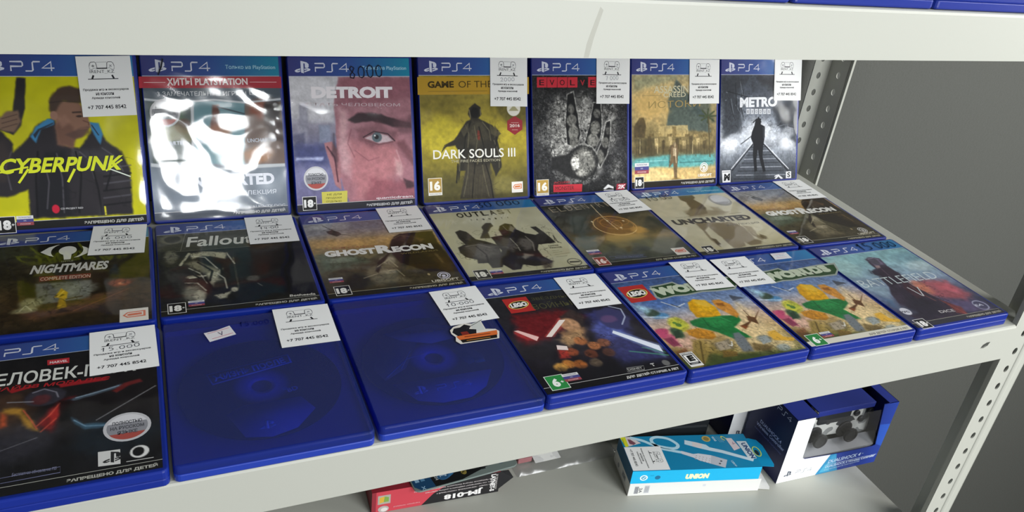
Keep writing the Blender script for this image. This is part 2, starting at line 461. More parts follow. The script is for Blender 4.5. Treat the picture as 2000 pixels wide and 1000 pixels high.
# ------------------------------------------------------------------ data for the cases
ART = {
 'A1': [
  ["G",[0,"c9c61a",120,"c4c010",170,"d0cc12"]],
  ["N",0.08,14,1],
  ["P","b0b016",[9,127.3,33,117.8,30.1,146.5,6.8,148.7],6,0.5],
  ["P","2c292c",[32.8,24.3,40.1,24.3,36.7,52.2,32.1,67.9,24.8,76.6,8.9,69.2,9.4,63.9,24.9,60.8],2,1],
  ["P","7d6452",[12.6,62.3,22.5,54.6,30.9,53.9,32.9,64.4,25.8,73.9,17.6,72.9,11.7,71],3,1],
  ["L","5a463c",[17.2,61.5,29.7,57.7],0.9,0.5,1],
  ["L","5a463c",[16.8,65.8,29.3,62.1],0.9,0.5,1],
  ["L","5a463c",[16.3,70.2,28.9,66.4],0.9,0.5,1],
  ["P","2a272b",[-5.7,67.1,14.7,71,23.9,85.4,23.2,92.4,36.9,78.7,45.8,66.5,60.4,61.4,64.3,86.6,78.3,91.6,93.4,69.3,99.2,76.7,101.9,84.1,114.2,95.6,121.1,112.6,119,156.9,95.3,157.2,31.5,156.1,31.9,128.5,17.4,134.1,-12.8,134.1],3,1],
  ["P","3b80ad",[38.4,78.7,44,69.1,54,62.2,59.9,63.5,59,67.6,48.4,71.8,42.5,84.2],2,1],
  ["P","27323f",[40.9,77,45.3,71.8,58.4,65.8,58.3,67.1,46.8,72.9,42.3,80.6],0.7,1],
  ["P","3b80ad",[88.8,65.6,96.8,67.5,100,77.6,96.6,87.6,91.7,78.3],2,1],
  ["L","27323f",[90.9,69.2,95.8,78.5],1,0.5,1],
  ["P","8a6653",[57.8,56,66.7,45.5,81.6,47.4,89.1,61.9,89.4,70.1,82.6,79.9,76,81.9,72.8,90.5,60.4,86.5,60.4,65],2.5,1],
  ["P","6b4c3f",[66.7,61.5,79.6,78,75.9,82.4,72.6,90.5,60.4,86.5,60.3,70.3],5,0.8],
  ["P","49392f",[56.3,55.1,57.2,42.7,64.6,34,75.1,31.7,85.3,34,84,47.5,68.2,45.9,62.8,52.6,60,57.8],3,1],
  ["E","9a7462",[59.8,59.3],3.2,4.2,1,1],
  ["L","46342c",[75.9,56.7,82.4,56.4],1.6,0.8,1],
  ["P","17181d",[49.5,93.3,65.2,93.9,66.6,156.2,37.1,155.2,39.2,118.1],6,0.8],
  ["P","3d3c41",[78.1,94.3,101.2,91.4,113.2,106.7,105.2,121.2,86.4,109.3],8,0.8],
  ["L","131317",[97.1,119,120.8,116.7],1.6,1.2,1],
  ["L","48464c",[96.5,126,120.1,123.8],1.6,1.2,1],
  ["L","131317",[95.8,133.1,119.5,131],1.6,1.2,1],
  ["L","48464c",[95.2,140.1,118.9,138.1],1.6,1.2,1],
  ["L","131317",[94.6,147.2,118.3,145.3],1.6,1.2,1],
  ["L","d8cf30",[95.3,148.8,95.4,156.3],1.5,0.6,1],
  ["P","4a484c",[72,90.5,78.1,94.3,73.5,108.7,69.3,101.3],3,0.7],
  ["L","57545a",[78.1,94.3,85.5,101.9,88.7,120.5],1.3,1,0.75],
  ["L","57545a",[97.9,91.3,107.2,99,114.2,114.2],1.3,1,0.75],
  ["L","57545a",[58.7,95.4,61.2,119.1,59.7,152.1],1.3,1,0.75],
  ["L","57545a",[47.2,100.4,49.8,122.2,45.8,147.5],1.3,1,0.75],
  ["L","57545a",[99.9,106.2,107.9,110.2,121.4,108.9],1.3,1,0.75],
  ["L","57545a",[21.7,92.4,15.7,106.3,18.1,127.8],1.3,1,0.75],
  ["L","0c0c10",[74.8,94.2,77.6,116.3,72.6,152.9],1.6,1.2,0.85],
  ["L","0c0c10",[86.9,103.8,91,131.7,92.1,156.1],1.6,1.2,0.85],
  ["L","0c0c10",[43.2,93.1,39.2,118.1,37.2,154.3],1.6,1.2,0.85],
  ["L","0c0c10",[106.9,102.7,102.1,119.2,97.6,132.1],1.6,1.2,0.85],
  ["P","55403a",[78.5,72.6,88.3,71,88.5,76.4,82.6,80.3,75.2,81.9,66.8,77.7],3,0.7],
  ["L","6b4a3c",[84,64.6,88.4,66.5,88.5,68.8],1,0.6,1],
  ["E","2c201c",[80.9,60.4],2.6,1,0.7,0.9],
  ["L","7d5a4a",[80.9,72.6,86.9,72],0.9,0.5,1],
  ["L","2f2622",[57.4,47.2,68.2,45.9,82.4,47.1],1,0.8,0.7],
  ["P","a27a66",[62,61.4,68.5,59.8,72.7,65.2,65.9,70.5],4,0.6],
  ["P","3f3633",[4.3,84.7,16.7,81.6,21.7,92.4,16.1,117,-0.1,126.8],8,0.7],
  ["K","17171b",0.02,16,3,0.5,[35.5,92.8,122.6,95.9,117.1,159.6,29.4,153.8]],
  ["t","CYBERPUNK","d9e22e",[8.9,113.1,112.6,113.2],14.5,0.03,0.3],
  ["l","d9e22e",[10.6,111.4,34,107.1],1.6],
  ["l","d8e0d0",[102.7,111.8,120.5,120.1],1.1],
  ["l","d9e22e",[24.8,121.9,33.9,108.9],2],
  ["l","d9e22e",[65.7,123,72.5,110.5],2.2],
  ["l","d9e22e",[99.2,113.5,114.4,103],1.6],
  ["E","c2203a",[52.9,148.3],3.2,4.2,0.7,1],
  ["t","CD PROJEKT RED","c8c8c8",[57.1,149.7,76.2,149.8],2.2,0.01,0],
  ["foot","ЗАПРЕЩЕНО ДЛЯ ДЕТЕЙ","1b1b1d","c8c8c0"],
  ["flag",[19.4,153.1],14],
  ["rate","18+",[2.5,152.9],16,16,"20201f","e8e8e4"],
  ["band",0],],
 'A2': [
  ["G",[0,"46505c",60,"5a6670",100,"6e7882",135,"8a94a0",170,"66707e"]],
  ["N",0.12,16,2],
  ["P","4c5a58",[4.1,47.4,45.2,47.8,42,110.8,3.8,109.2],2,1],
  ["E","6d8a6a",[23.7,67.1],14,20,9,0.8],
  ["E","5b3b30",[34.9,72.7],8,8,4,0.8],
  ["P","a39a72",[4.8,77.3,30,70.8,43,76.4,42,89,5.6,87.9],6,0.7],
  ["P","6f97a0",[46.1,47.8,95,48.4,91.3,112.9,42,110.8],2,1],
  ["P","6b3a30",[64.4,51.6,69.5,51.7,70.1,78.9,59.7,80.5],2.5,0.9],
  ["P","a86a4a",[54.8,76.7,69.1,69.8,82.8,71.9,78.5,82.8,57.5,85.9],6,0.8],
  ["L","40505a",[68.6,53.5,94.1,61.2],1.5,0.8,1],
  ["P","7c6a62",[95.9,48.4,133.5,48.8,132.9,114.6,91.3,112.9],2,1],
  ["E","9a5a48",[108.7,55.9],9,10,6,0.8],
  ["E","2b2728",[122.9,57.9],9,12,5,0.9],
  ["E","b07a50",[105.3,104.1],14,8,6,0.8],
  ["P","463a38",[115.2,65.2,133.3,65.6,133.4,91.9,117.3,87.6],7,0.8],
  ["P","c9ced2",[1.2,44.2,31.9,48,65.7,45.5,95,48.7,133.7,45.1,133.6,47.3,94.8,50.6,65.6,47.3,31.7,49.8,1,46.4],0.8,1],
  ["P","c9ced2",[43.5,48.2,46.5,48.2,42.8,110.9,40.3,110.8],0.8,1],
  ["P","c9ced2",[2.2,108.3,51.7,116.7,93.9,113.9,133.9,113.7,133.7,116.9,93.7,117.6,51.5,119.5,1.9,111.8],1,1],
  ["p","b03542",[-1.9,23.3,133.3,23.3,133.1,35.1,-2.3,34.4]],
  ["t","ХИТЫ PLAYSTATION","f0e8e6",[23.3,32.1,99.7,31.6],7.2,0.03,0],
  ["l","e8c8c8",[2.4,29.1,21.9,29.1],0.5],
  ["l","e8c8c8",[101.7,28.9,128.4,29],0.5],
  ["t","3 ЗАМЕЧАТЕЛЬНЫЕ ИГРЫ","d5d8da",[13.4,42.5,91.6,42.5],4.6,0.01,0],
  ["t","1 ЦЕНА","d5d8da",[96.8,42.6,116.7,42.4],4.6,0.01,0],
  ["t","UNCHARTED","c4cad6",[5.3,91.5,36.8,91],4,0.02,0],
  ["t","UNCHARTED","c4cad6",[45.2,91,77.9,90.5],4,0.02,0],
  ["t","UNCHARTED","c4cad6",[95.5,90.7,124.4,90.1],4,0.02,0],
  ["t","UNCHARTED","e6e9f2",[28.2,134.8,119.6,134.9],12,0.05,0],
  ["t","КОЛЛЕКЦИЯ","dadfe8",[75.7,145.8,120.7,146],5.5,0.01,0],
  ["t","NAUGHTY DOG","c8ccd4",[91.6,159.5,129,159.6],3.2,0.01,0],
  ["badge",[19.1,59],14],
  ["foot","ЗАПРЕЩЕНО ДЛЯ ДЕТЕЙ","59606c","d0d0d0"],
  ["band",1],],
 'A3': [
  ["G",[0,"c9c8cc",50,"b9b6bd",80,"8a8798",105,"5f6184",125,"77779a",170,"6a6488"]],
  ["N",0.12,10,3],
  ["P","d8d8da",[1,23.5,53.6,23.5,49.1,38.2,45.3,71.5,-1.9,66.8],8,0.7],
  ["P","8d8d9c",[9.9,50.6,19,50.7,16.3,93,7.2,92.7],3,0.7],
  ["P","8a93a8",[29.4,73.9,41.4,74.2,40.2,93.7,28.2,93.4],2,0.8],
  ["P","55556e",[0.5,85.1,13.4,81.8,12.3,98.4,-0.4,99.8],4,0.8],
  ["P","3e4472",[-0.1,94.3,34.7,93.6,38.8,118.1,4,114.7],9,0.7],
  ["P","c3cbe8",[2.7,107.3,31.9,108.4,31.7,111.2,2.5,111],3,0.8],
  ["P","a17079",[52.7,23.5,135,23.6,136.8,165.1,59.1,160.2,52.3,145.4,46.2,120.3,46.7,79,46.5,51.1],2.5,1],
  ["P","8a5560",[53.6,23.5,134.6,23.6,136.6,46.5,84.2,51.6,52,51.2],9,0.6],
  ["P","c9a2a5",[51.7,56.7,60.9,60.6,57.5,86.8,66,106,60.7,132.4,51.6,124.4,49.1,101.6],7,0.8],
  ["P","b5777b",[62.8,94.5,109.5,92.1,120.1,119.7,98.5,153.8,65.1,155.8,61.3,121],16,0.9],
  ["P","8c4e58",[83.8,133.6,137.4,140.2,136.8,165.1,74.5,161.2],10,0.7],
  ["P","6d4349",[113.3,96.1,121.4,92.5,133.6,112.4,135.1,124.3,122.5,112],6,0.8],
  ["P","3c2a30",[119.4,135.4,131.3,139.9,133.1,145.9,122.9,146.4],3,0.8],
  ["P","d8b8b4",[110.5,111.5,120,121.7,117.4,135.3,110.6,131],6,0.6],
  ["P","a87478",[33.7,93.5,42.2,91.6,48.9,105.3,49.5,145.2,43.2,139.2,38.8,118.1],2,1],
  ["L","5a3440",[36.7,97.4,44,108.9,46.2,135.5],1.6,1,1],
  ["P","2e1f28",[44.6,82.7,47.8,109.1,46.2,120.3,40.5,105],3,0.6],
  ["P","38262b",[61.4,69,72.2,61.8,91.4,62.1,114.5,70.2,130.3,73.4,131.1,79.2,110.2,77.7,87.1,70.5,67.8,72.9],3,1],
  ["P","5b3a42",[110.4,73,136.9,61.9,137,81.3,117.8,84.7],8,0.7],
  ["P","6c454c",[69.3,79.6,94.7,72.6,113.8,84.6,109.3,96,85.6,99,70.6,90.9],7,0.7],
  ["P","b9a6aa",[78.4,89.3,90.3,83.9,103.8,87.2,109.4,93.1,93.6,95.5],1.5,1],
  ["E","56646a",[91.6,88.7],5.5,5.5,1,1],
  ["E","1a1a1e",[91.2,88.5],2.4,2.4,0.6,1],
  ["E","f0f0f0",[89.3,86.9],0.9,0.9,0.3,1],
  ["L","35222a",[76.5,88.3,88.4,82.3,103.9,85.3,111.4,93.2],1.2,0.7,1],
  ["L","6a464c",[78.2,92.1,93.5,97,109.4,94.1],0.8,0.6,1],
  ["N",0.1,5,31],
  ["N",0.06,1.6,32],
  ["L","83505a",[66.2,102.2,80.9,114.2,92.8,110.8],1,1.2,0.6],
  ["L","c9a0a2",[112.9,103.9,118.1,119.6,115.6,131.2],1.6,1.6,0.6],
  ["L","6f3d48",[63.6,79.4,59,94.4,65.7,109.8],1,1.4,0.5],
  ["t","DETROIT","efeaec",[23.3,45.7,111.3,46.3],12.5,0.06,0],
  ["t","СТАТЬ ЧЕЛОВЕКОМ","c8b6ba",[17,53.5,119.2,55.5],3.4,0,0],
  ["p","c8c055",[27.8,145.9,55.7,146,54.9,160,27.7,159.6]],
  ["t","НЕ ДЛЯ","4a4620",[33.5,150.4,49.2,150.6],2.3,0.01,0],
  ["t","ПРОДАЖИ","4a4620",[32.3,154.2,48.9,154.4],2.3,0.01,0],
  ["t","ОТДЕЛЬНО","4a4620",[32.1,158,48.7,158.2],2.3,0.01,0],
  ["badge",[22.8,130.9],13],
  ["t","quanticdream","e6dde0",[87.4,158.1,129.5,158.2],3.4,0.01,0],
  ["foot","ЗАПРЕЩЕНО ДЛЯ ДЕТЕЙ","2b2a33","c8c8c8"],
  ["rate","18+",[6.9,150],15,15,"20201f","e8e8e4"],
  ["band",1],],
 'A4': [
  ["G",[0,"a08c3c",55,"877a30",90,"b5a432",110,"a0912e",140,"6d6428",170,"565028"]],
  ["N",0.16,18,4],
  ["E","c6b634",[27.6,92.2],26,22,14,0.9],
  ["E","cabb3c",[72.8,101.5],16,26,14,0.5],
  ["E","5a5226",[121.4,59.3],26,22,16,0.8],
  ["P","4d4824",[-2.7,141.1,52.5,140,130,148,136.2,171,0.2,166.5],14,0.6],
  ["E","a59a54",[101.3,150.6],16,10,8,0.5],
  ["P","2b271e",[59.6,60.2,67.1,54.5,73.8,59.5,75,67.3,69.6,73,62.3,72.9,58.3,67],1.6,1],
  ["P","2b281f",[48.4,85.1,55.9,75.6,63.4,71.9,71.7,72.1,88.4,80.3,96.6,90.4,94.2,98.2,98,114.3,98.6,130.3,90.8,140,84.8,123.7,82.4,133.6,87.8,166,45.3,164.4,52.8,132.2,46.6,131.9,44,145.5,43.5,131.7,47.3,112.3,41.5,102.4,27.1,103.8,39.7,96.5],1.8,1],
  ["P","4b4636",[63.3,73.8,75.8,76.1,83.7,93.9,68.5,105.3,56.2,97],6,0.8],
  ["P","4a4434",[90.5,80.4,98.8,90.4,90,95.1],1.5,0.8],
  ["P","453f30",[53.1,124.3,84.8,125.7,87.8,166,47.4,164.5],6,0.8],
  ["L","353020",[48.1,92.9,28.2,101.9],0.9,0.6,1],
  ["L","353020",[43.8,95.1,27.3,103.8],0.9,0.6,1],
  ["L","353020",[39.6,97.2,26.4,105.7],0.9,0.6,1],
  ["L","353020",[35.5,99.4,25.5,107.6],0.9,0.6,1],
  ["L","353020",[31.3,101.6,24.7,109.5],0.9,0.6,1],
  ["P","8e2d22",[69.2,85.7,72.9,85.8,71.9,97.5,69.2,96.4],1.5,0.7],
  ["L","1d1a14",[43.8,123.9,41.5,145.4],1.6,0.6,1],
  ["L","6d6344",[72.6,107.4,67.8,124.9],1.2,0.8,1],
  ["L","6a644c",[54.8,79.5,58.6,89.3,56.9,104.8],1.1,0.8,0.8],
  ["L","6a644c",[75.8,76.1,83.9,86.1,85.7,98],1.1,0.8,0.8],
  ["L","6a644c",[65.2,79.7,68.7,97.4,66.1,113],1.1,0.8,0.8],
  ["L","6a644c",[57.7,112.7,55.8,136.3,49.6,161.7],1.1,0.8,0.8],
  ["L","6a644c",[72.4,113.3,75.8,137.2,81.4,163.6],1.1,0.8,0.8],
  ["L","6a644c",[89.9,98.1,95.9,114.2,95.4,130.2],1.1,0.8,0.8],
  ["L","6a644c",[47.2,116.2,45.5,131.8],1.1,0.8,0.8],
  ["L","14120d",[61.1,75.7,54.3,93,51.5,112.5],1.4,0.9,0.9],
  ["L","14120d",[71.4,81.8,76.9,105.6,74.1,125.2],1.4,0.9,0.9],
  ["L","14120d",[65.9,117,63,140.6,60,164.3],1.4,0.9,0.9],
  ["L","14120d",[78.4,125.4,84.1,145.6,86.7,165.9],1.4,0.9,0.9],
  ["L","14120d",[94.6,86.4,91.8,106.1],1.4,0.9,0.9],
  ["P","575038",[84.2,78.2,96.7,88.4,94.4,94.3,85.9,90.1],1.5,0.7],
  ["P","57513e",[48.4,85.1,58,77.6,58.7,85.4,52.2,93],1.5,0.7],
  ["E","0e0d0a",[66.7,65.2],5,6,1.5,0.8],
  ["L","8d8568",[60,62.2,61.3,70.9],1,0.6,0.8],
  ["L","8d8568",[73.8,61.4,74,68.2],0.8,0.5,0.8],
  ["L","4d4630",[55.8,165,55.8,136.3],0.9,0.7,0.6],
  ["L","4d4630",[58.9,165.2,59.6,136.4],0.9,0.7,0.6],
  ["L","4d4630",[62.1,165.4,63.4,136.6],0.9,0.7,0.6],
  ["L","4d4630",[65.3,165.6,67.1,136.8],0.9,0.7,0.6],
  ["L","4d4630",[68.5,165.8,71,137],0.9,0.7,0.6],
  ["L","4d4630",[71.7,166,74.8,137.2],0.9,0.7,0.6],
  ["K","2a2618",0.03,9,5,0.5,[48.8,73.5,99.3,74.6,96.4,166.5,45.4,163.4]],
  ["N",0.14,4,33],
  ["p","b5902c",[-0.4,24.6,136.5,24.8,136.2,44.6,-0.7,44.2]],
  ["t","GAME","3a2f12",[11.3,36.8,42.4,36.6],7.6,0.04,0],
  ["t","OF THE YEAR","4c3e1a",[48.1,36.7,122,36.2],7.6,0,0],
  ["l","6d5a24",[11.7,40.6,83.3,40.4],0.4],
  ["E","e0ddd0",[115.9,61.2],8.6,9,0.5,1],
  ["P","a5a07a",[109.3,64,116,57.2,122.3,64.2],0.5,1],
  ["p","9c3036",[117.1,70.1,126.8,75.7,126.6,86.2,116.5,92.4,106.9,86.1,107.2,75.6]],
  ["t","2016","e8d8d0",[110.2,83.2,123.3,83.2],3.6,0.03,0],
  ["l","d8b0a8",[112.1,77.9,121.9,78.1],0.5],
  ["l","d8b0a8",[113,86.3,120.6,86.5],0.5],
  ["t","DARK SOULS III","f0eee4",[14.4,117.2,116.5,118],10.5,0.01,0],
  ["t","THE FIRE FADES EDITION","b8b296",[35.6,122,96.7,122.6],3,0,0],
  ["logo","tag",[110.8,148.1],14.5,13,"d88048","f0ece2"],
  ["rate","16",[7,138.7],16.5,20,"b09048","f2efe4"],
  ["band",0],],
 'A5': [
  ["G",[0,"161617",40,"222223",90,"2f2f30",140,"2a2a2b",170,"191919"]],
  ["N",0.3,8,5],
  ["E","a3a29c",[37.9,78.8],16,30,10,0.8],
  ["E","a3a29c",[69.4,77.6],14,30,10,0.85],
  ["E","a3a29c",[38.4,109.6],16,20,10,0.9],
  ["E","a3a29c",[103.8,92],14,26,10,0.6],
  ["E","a3a29c",[63.2,134],32,20,10,0.75],
  ["E","a3a29c",[108.6,60.7],14,14,10,0.4],
  ["E","a3a29c",[115,138.1],8,14,10,0.5],
  ["E","a3a29c",[18.4,93.7],12,14,10,0.4],
  ["N",0.5,5,6],
  ["K","141414",0.04,9,7,0.9],
  ["K","0f0f0f",0.03,4,8,0.7],
  ["K","b9b8b0",0.02,6,9,0.35],
  ["L","c9c8c0",[48,46.5,55.6,42.8,59.7,63.9,61.8,73.5,64.8,94.9,60.2,110.3,47.1,106,44.7,79,48,46.5],2.6,1.2,0.7],
  ["P","0d0d0e",[48,46.5,55.6,42.8,59.7,63.9,61.8,73.5,64.8,94.9,60.2,110.3,47.1,106,44.7,79],1.6,1],
  ["L","c9c8c0",[84,56.5,93.3,57.6,94.9,78.1,93.7,95.7,84.5,114.1,71.3,104.8,78.2,83.6,84,56.5],2.6,1.2,0.7],
  ["P","0d0d0e",[84,56.5,93.3,57.6,94.9,78.1,93.7,95.7,84.5,114.1,71.3,104.8,78.2,83.6],1.6,1],
  ["L","c9c8c0",[101.7,80.2,107.3,78.3,106.1,100,102.5,119.7,92.2,136.2,86.7,121.1,95.9,103.6,101.7,80.2],2.6,1.2,0.7],
  ["P","0d0d0e",[101.7,80.2,107.3,78.3,106.1,100,102.5,119.7,92.2,136.2,86.7,121.1,95.9,103.6],1.6,1],
  ["E","6d6c66",[52.3,63.8],4.5,6,2.2,0.9],
  ["E","7b7a73",[53,77.2],7,7,2.2,0.9],
  ["E","8b8a82",[55.4,91.8],7,9,2.2,0.9],
  ["E","77766f",[56.1,103.4],6,7,2.2,0.9],
  ["E","6d6c66",[88.3,69.2],4.5,6,2.2,0.9],
  ["E","85847c",[85.9,86.7],7,8.5,2.2,0.9],
  ["E","8b8a82",[82.2,102.2],8,8,2.2,0.9],
  ["E","5f5e59",[103.4,90],2.8,5,2.2,0.9],
  ["E","77766f",[99.7,105.7],5,7,2.2,0.9],
  ["E","77766f",[92.8,123.3],5.5,9,2.2,0.9],
  ["P","161616",[48.1,117.7,61.3,107.5,81.2,111,91.2,127.2,85.4,144.8,67.4,151.9,47.6,147,26.2,134.3,25.3,120.8],3,0.9],
  ["L","b5b4ac",[50.3,112,65.7,106.2,81.2,110.1,87.8,119.2],2,1.4,0.7],
  ["E","8a8981",[68.8,129.3],16,18,7,0.9],
  ["E","e0ded4",[57.7,129.8],6,9,3,0.95],
  ["E","c0beb4",[65.3,141.9],7,4,3,0.8],
  ["E","c4c2b8",[72.2,118.6],8,3,2.5,0.7],
  ["K","101010",0.04,6,17,0.8],
  ["N",0.4,2.2,18],
  ["p","c22f3c",[7.6,25.3,20.6,25.1,20.1,37.3,7.4,37.4]],
  ["p","c22f3c",[21.1,25.3,34.2,25.1,33.7,37.4,20.8,37.5]],
  ["p","c22f3c",[34.7,25.3,47.9,25.1,47.5,37.4,34.5,37.5]],
  ["p","c22f3c",[48.5,25.3,61.8,25.1,61.5,37.5,48.3,37.6]],
  ["p","c22f3c",[76.6,24.9,90.5,24.7,90.1,37.6,76.4,37.5]],
  ["t","E","38161a",[10.5,34.8,17,34.8],6.6,0.01,0],
  ["t","V","38161a",[24.1,34.9,30.6,34.9],6.6,0.01,0],
  ["t","O","38161a",[37.7,34.9,44.4,34.9],6.6,0.01,0],
  ["t","L","38161a",[51.5,35,58.2,35],6.6,0.01,0],
  ["t","V","a02833",[65.3,35,71.9,35],6.6,0.03,0],
  ["t","E","38161a",[79.3,35,85.5,35.1],6.6,0.01,0],
  ["p","c22f3c",[26.9,154.8,66.9,155.8,66.1,165.3,26.9,164]],
  ["t","MONSTER","3a1418",[29.6,161.8,55.1,162.2],4.6,0,0],
  ["t","INCLUDES","b02c38",[28,153.9,49.7,153.8],2.6,0.01,0],
  ["P","3a1418",[59.6,158.4,64,158.7,62.4,162.5,60.6,162.5],0.4,1],
  ["P","e8e8e6",[96.5,163.4,103.4,158.1,111.4,161.7,111.4,164.2,104.5,162.2,98.8,164.5],0.6,1],
  ["l","d0d0d0",[97,165.4,111.4,165.8],1.1],
  ["p","a83040",[116,158.3,130,158.2,126.4,166,114.8,166]],
  ["t","2K","f0e0e0",[117.2,164.5,128.3,164.6],5.2,0.05,0.2],
  ["rate","16",[4.2,147.8],16.5,19.5,"bd9a4a","f2efe4"],
  ["band",0],],
 'A6': [
  ["G",[0,"7f8878",35,"c0ab78",70,"a89868",95,"8a7a50",120,"7f7048",135,"5f9896",145,"b89f68",170,"caa96a"]],
  ["N",0.14,10,9],
  ["E","d8b878",[31.7,59.8],30,26,18,0.8],
  ["P","4c5a56",[67.7,28,117.5,79,122.7,97.3,52.7,91.5,57.3,68,54.9,56.2],4,0.9],
  ["P","3c4a4a",[88.1,52.6,122.1,53,126.2,81.2,102.8,78.7],12,0.7],
  ["P","8a947c",[3.4,26,66.5,26,36.3,36.6,3.3,44.1],10,0.6],
  ["P","55482e",[4.3,88.3,12.3,76.9,19.1,76.1,22.5,88.8,20.2,102.4,4.3,101.9],2.2,1],
  ["P","c4ad74",[41,87.3,86,87.4,87.3,102.4,41.1,101],1.6,0.8],
  ["P","8a774c",[62.1,88.8,68.1,88.9,68.2,101.8,62.2,101.7],1,1],
  ["P","3d3826",[4.3,101.9,36.4,102.9,36.5,126.6,4.2,125.3],6,0.6],
  ["P","4a3f28",[24.8,100.6,29.9,99.7,30.4,116.5,25.3,116.7],1.5,0.7],
  ["P","d2bb84",[35.3,103.6,40.4,102.8,40.9,116.8,35.7,117.1],1.5,0.7],
  ["P","4a3f28",[45.8,106.7,50.9,105.9,51.4,117.2,46.3,117.4],1.5,0.7],
  ["P","d2bb84",[56.3,101.5,61.5,100.7,62.1,117.6,56.9,117.8],1.5,0.7],
  ["P","4a3f28",[67,104.6,72.2,103.8,72.8,118,67.6,118.2],1.5,0.7],
  ["P","d2bb84",[77.8,107.7,83,106.9,83.6,118.4,78.3,118.6],1.5,0.7],
  ["P","4a3f28",[88.5,102.4,93.9,101.6,94.5,118.7,89.2,119],1.5,0.7],
  ["P","d2bb84",[99.5,105.6,104.9,104.7,105.5,119.1,100.1,119.3],1.5,0.7],
  ["P","4a3f28",[110.5,108.8,115.9,107.9,116.6,119.5,111.2,119.7],1.5,0.7],
  ["P","4a4029",[4.2,113.6,127.9,113.8,128.2,130.2,67.1,123.8,4.2,128.3],5,0.6],
  ["P","5da3a0",[6.5,129.3,48.2,126,128.1,127.1,128.3,140.4,81.7,142.5,4.2,139.1],4,0.9],
  ["P","dcbc7c",[4.1,146.9,36.5,140.5,89,144.8,128.6,157,128.7,163.2,4.1,160.7],5,0.9],
  ["L","3f4a2c",[117.5,77,131.1,76.3],2.2,1.2,0.9],
  ["L","3f4a2c",[117.5,77,127,82.7],2.2,1.2,0.9],
  ["L","3f4a2c",[117.5,77,117.4,84.9],2.2,1.2,0.9],
  ["L","3f4a2c",[117.5,77,107.8,81.8],2.2,1.2,0.9],
  ["L","3f4a2c",[117.5,77,104.3,75.4],2.2,1.2,0.9],
  ["L","3f4a2c",[117.5,77,108.8,69],2.2,1.2,0.9],
  ["L","3f4a2c",[117.5,77,118.3,67.2],2.2,1.2,0.9],
  ["L","3f4a2c",[117.5,77,127.8,70.6],2.2,1.2,0.9],
  ["L","52482e",[118.7,77,122,129.9],1.6,0.8,1],
  ["L","6a5c3a",[8.8,100.1,9.9,125.5],1.2,0.6,1],
  ["P","6d5a40",[62.3,111.6,69.4,111.9,72.4,122,70.7,131.9,69.7,156.1,65.4,156.9,63.8,135.7,56.5,143.4,60,125.5,58.7,115.5],1.6,1],
  ["E","8d7a5c",[65.8,111.7],2.4,3,0.8,1],
  ["P","c3b090",[63.5,116.6,69,116.8,69,127.9,63.6,126.6],1.5,0.7],
  ["P","806a3c",[50.7,159.2,67.3,155,84.2,160.9],3,0.8],
  ["L","e2cf9c",[13.4,104.5,13.3,121.8],0.8,0.5,0.7],
  ["L","3a3220",[22.1,106.8,22.1,122.1],0.8,0.5,0.7],
  ["L","3a3220",[30.9,109,30.9,122.4],0.8,0.5,0.7],
  ["L","e2cf9c",[39.7,111.3,39.7,122.7],0.8,0.5,0.7],
  ["L","3a3220",[48.6,105.6,48.6,123.1],0.8,0.5,0.7],
  ["L","3a3220",[57.5,107.9,57.6,123.4],0.8,0.5,0.7],
  ["L","e2cf9c",[66.5,110.2,66.6,123.8],0.8,0.5,0.7],
  ["L","3a3220",[75.6,112.5,75.7,124.1],0.8,0.5,0.7],
  ["L","3a3220",[84.7,106.7,84.9,124.4],0.8,0.5,0.7],
  ["L","e2cf9c",[93.9,109,94.1,124.8],0.8,0.5,0.7],
  ["L","3a3220",[103.2,111.4,103.4,125.1],0.8,0.5,0.7],
  ["L","3a3220",[112.6,113.7,112.7,125.5],0.8,0.5,0.7],
  ["P","6d5c38",[27.1,97.7,34.1,97.3,34.1,100.8,27.1,101],0.8,0.8],
  ["P","b59c64",[40.6,98.1,47.6,97.7,47.6,101.2,40.6,101.4],0.8,0.8],
  ["P","6d5c38",[54.2,98.5,61.3,98.1,61.3,101.6,54.2,101.8],0.8,0.8],
  ["P","b59c64",[67.9,98.8,75.1,98.5,75.1,102,67.9,102.2],0.8,0.8],
  ["P","6d5c38",[81.8,99.2,89,98.8,89,102.5,81.8,102.6],0.8,0.8],
  ["P","b59c64",[95.8,99.6,103.1,99.2,103.1,102.9,95.8,103.1],0.8,0.8],
  ["P","6d5c38",[109.9,100,117.3,99.6,117.4,103.3,110,103.5],0.8,0.8],
  ["P","e6cf92",[4.1,148.9,31.8,142.3,64.9,151.8,60.2,159.7,4.1,160.7],4,0.7],
  ["L","9fd0cc",[8.7,132.4,55.3,132.3],1,0.8,0.7],
  ["L","2f5a58",[74.4,136.1,125.8,136.2],1.4,1,0.6],
  ["L","3f3320",[59.9,113.5,57.7,135.4],1,0.6,0.8],
  ["L","e2d2b0",[67.1,117.8,68.4,135.9],1,0.6,0.8],
  ["K","54482c",0.03,8,11,0.5,[4.3,90.3,127.6,93.4,128.2,130.2,4.2,125.3]],
  ["N",0.2,3,34],
  ["P","d9b469",[4.4,49.8,36.3,44.3,55,67.9,36.4,77.4,4.3,74.8],14,0.5],
  ["t","ASSASSIN’S","cfc9a8",[34,45.9,96.4,45.2],9,0.01,0],
  ["t","CREED","cfc9a8",[48.4,51.4,82.8,51],6,0.01,0],
  ["t","ИСТОКИ","a58f58",[26,65.1,105.6,63.6],8.8,0,0],
  ["l","8c7f58",[16.9,49,44.4,48.9],0.4],
  ["logo","swirl",[106,137.4],13,13,"ecebe6",""],
  ["t","UBISOFT","e8e6e0",[103,156.1,125.1,156],3.6,0.03,0],
  ["flag",[5.5,134.2],21],
  ["foot","ЗАПРЕЩЕНО ДЛЯ ДЕТЕЙ","262019","c0bfb8"],
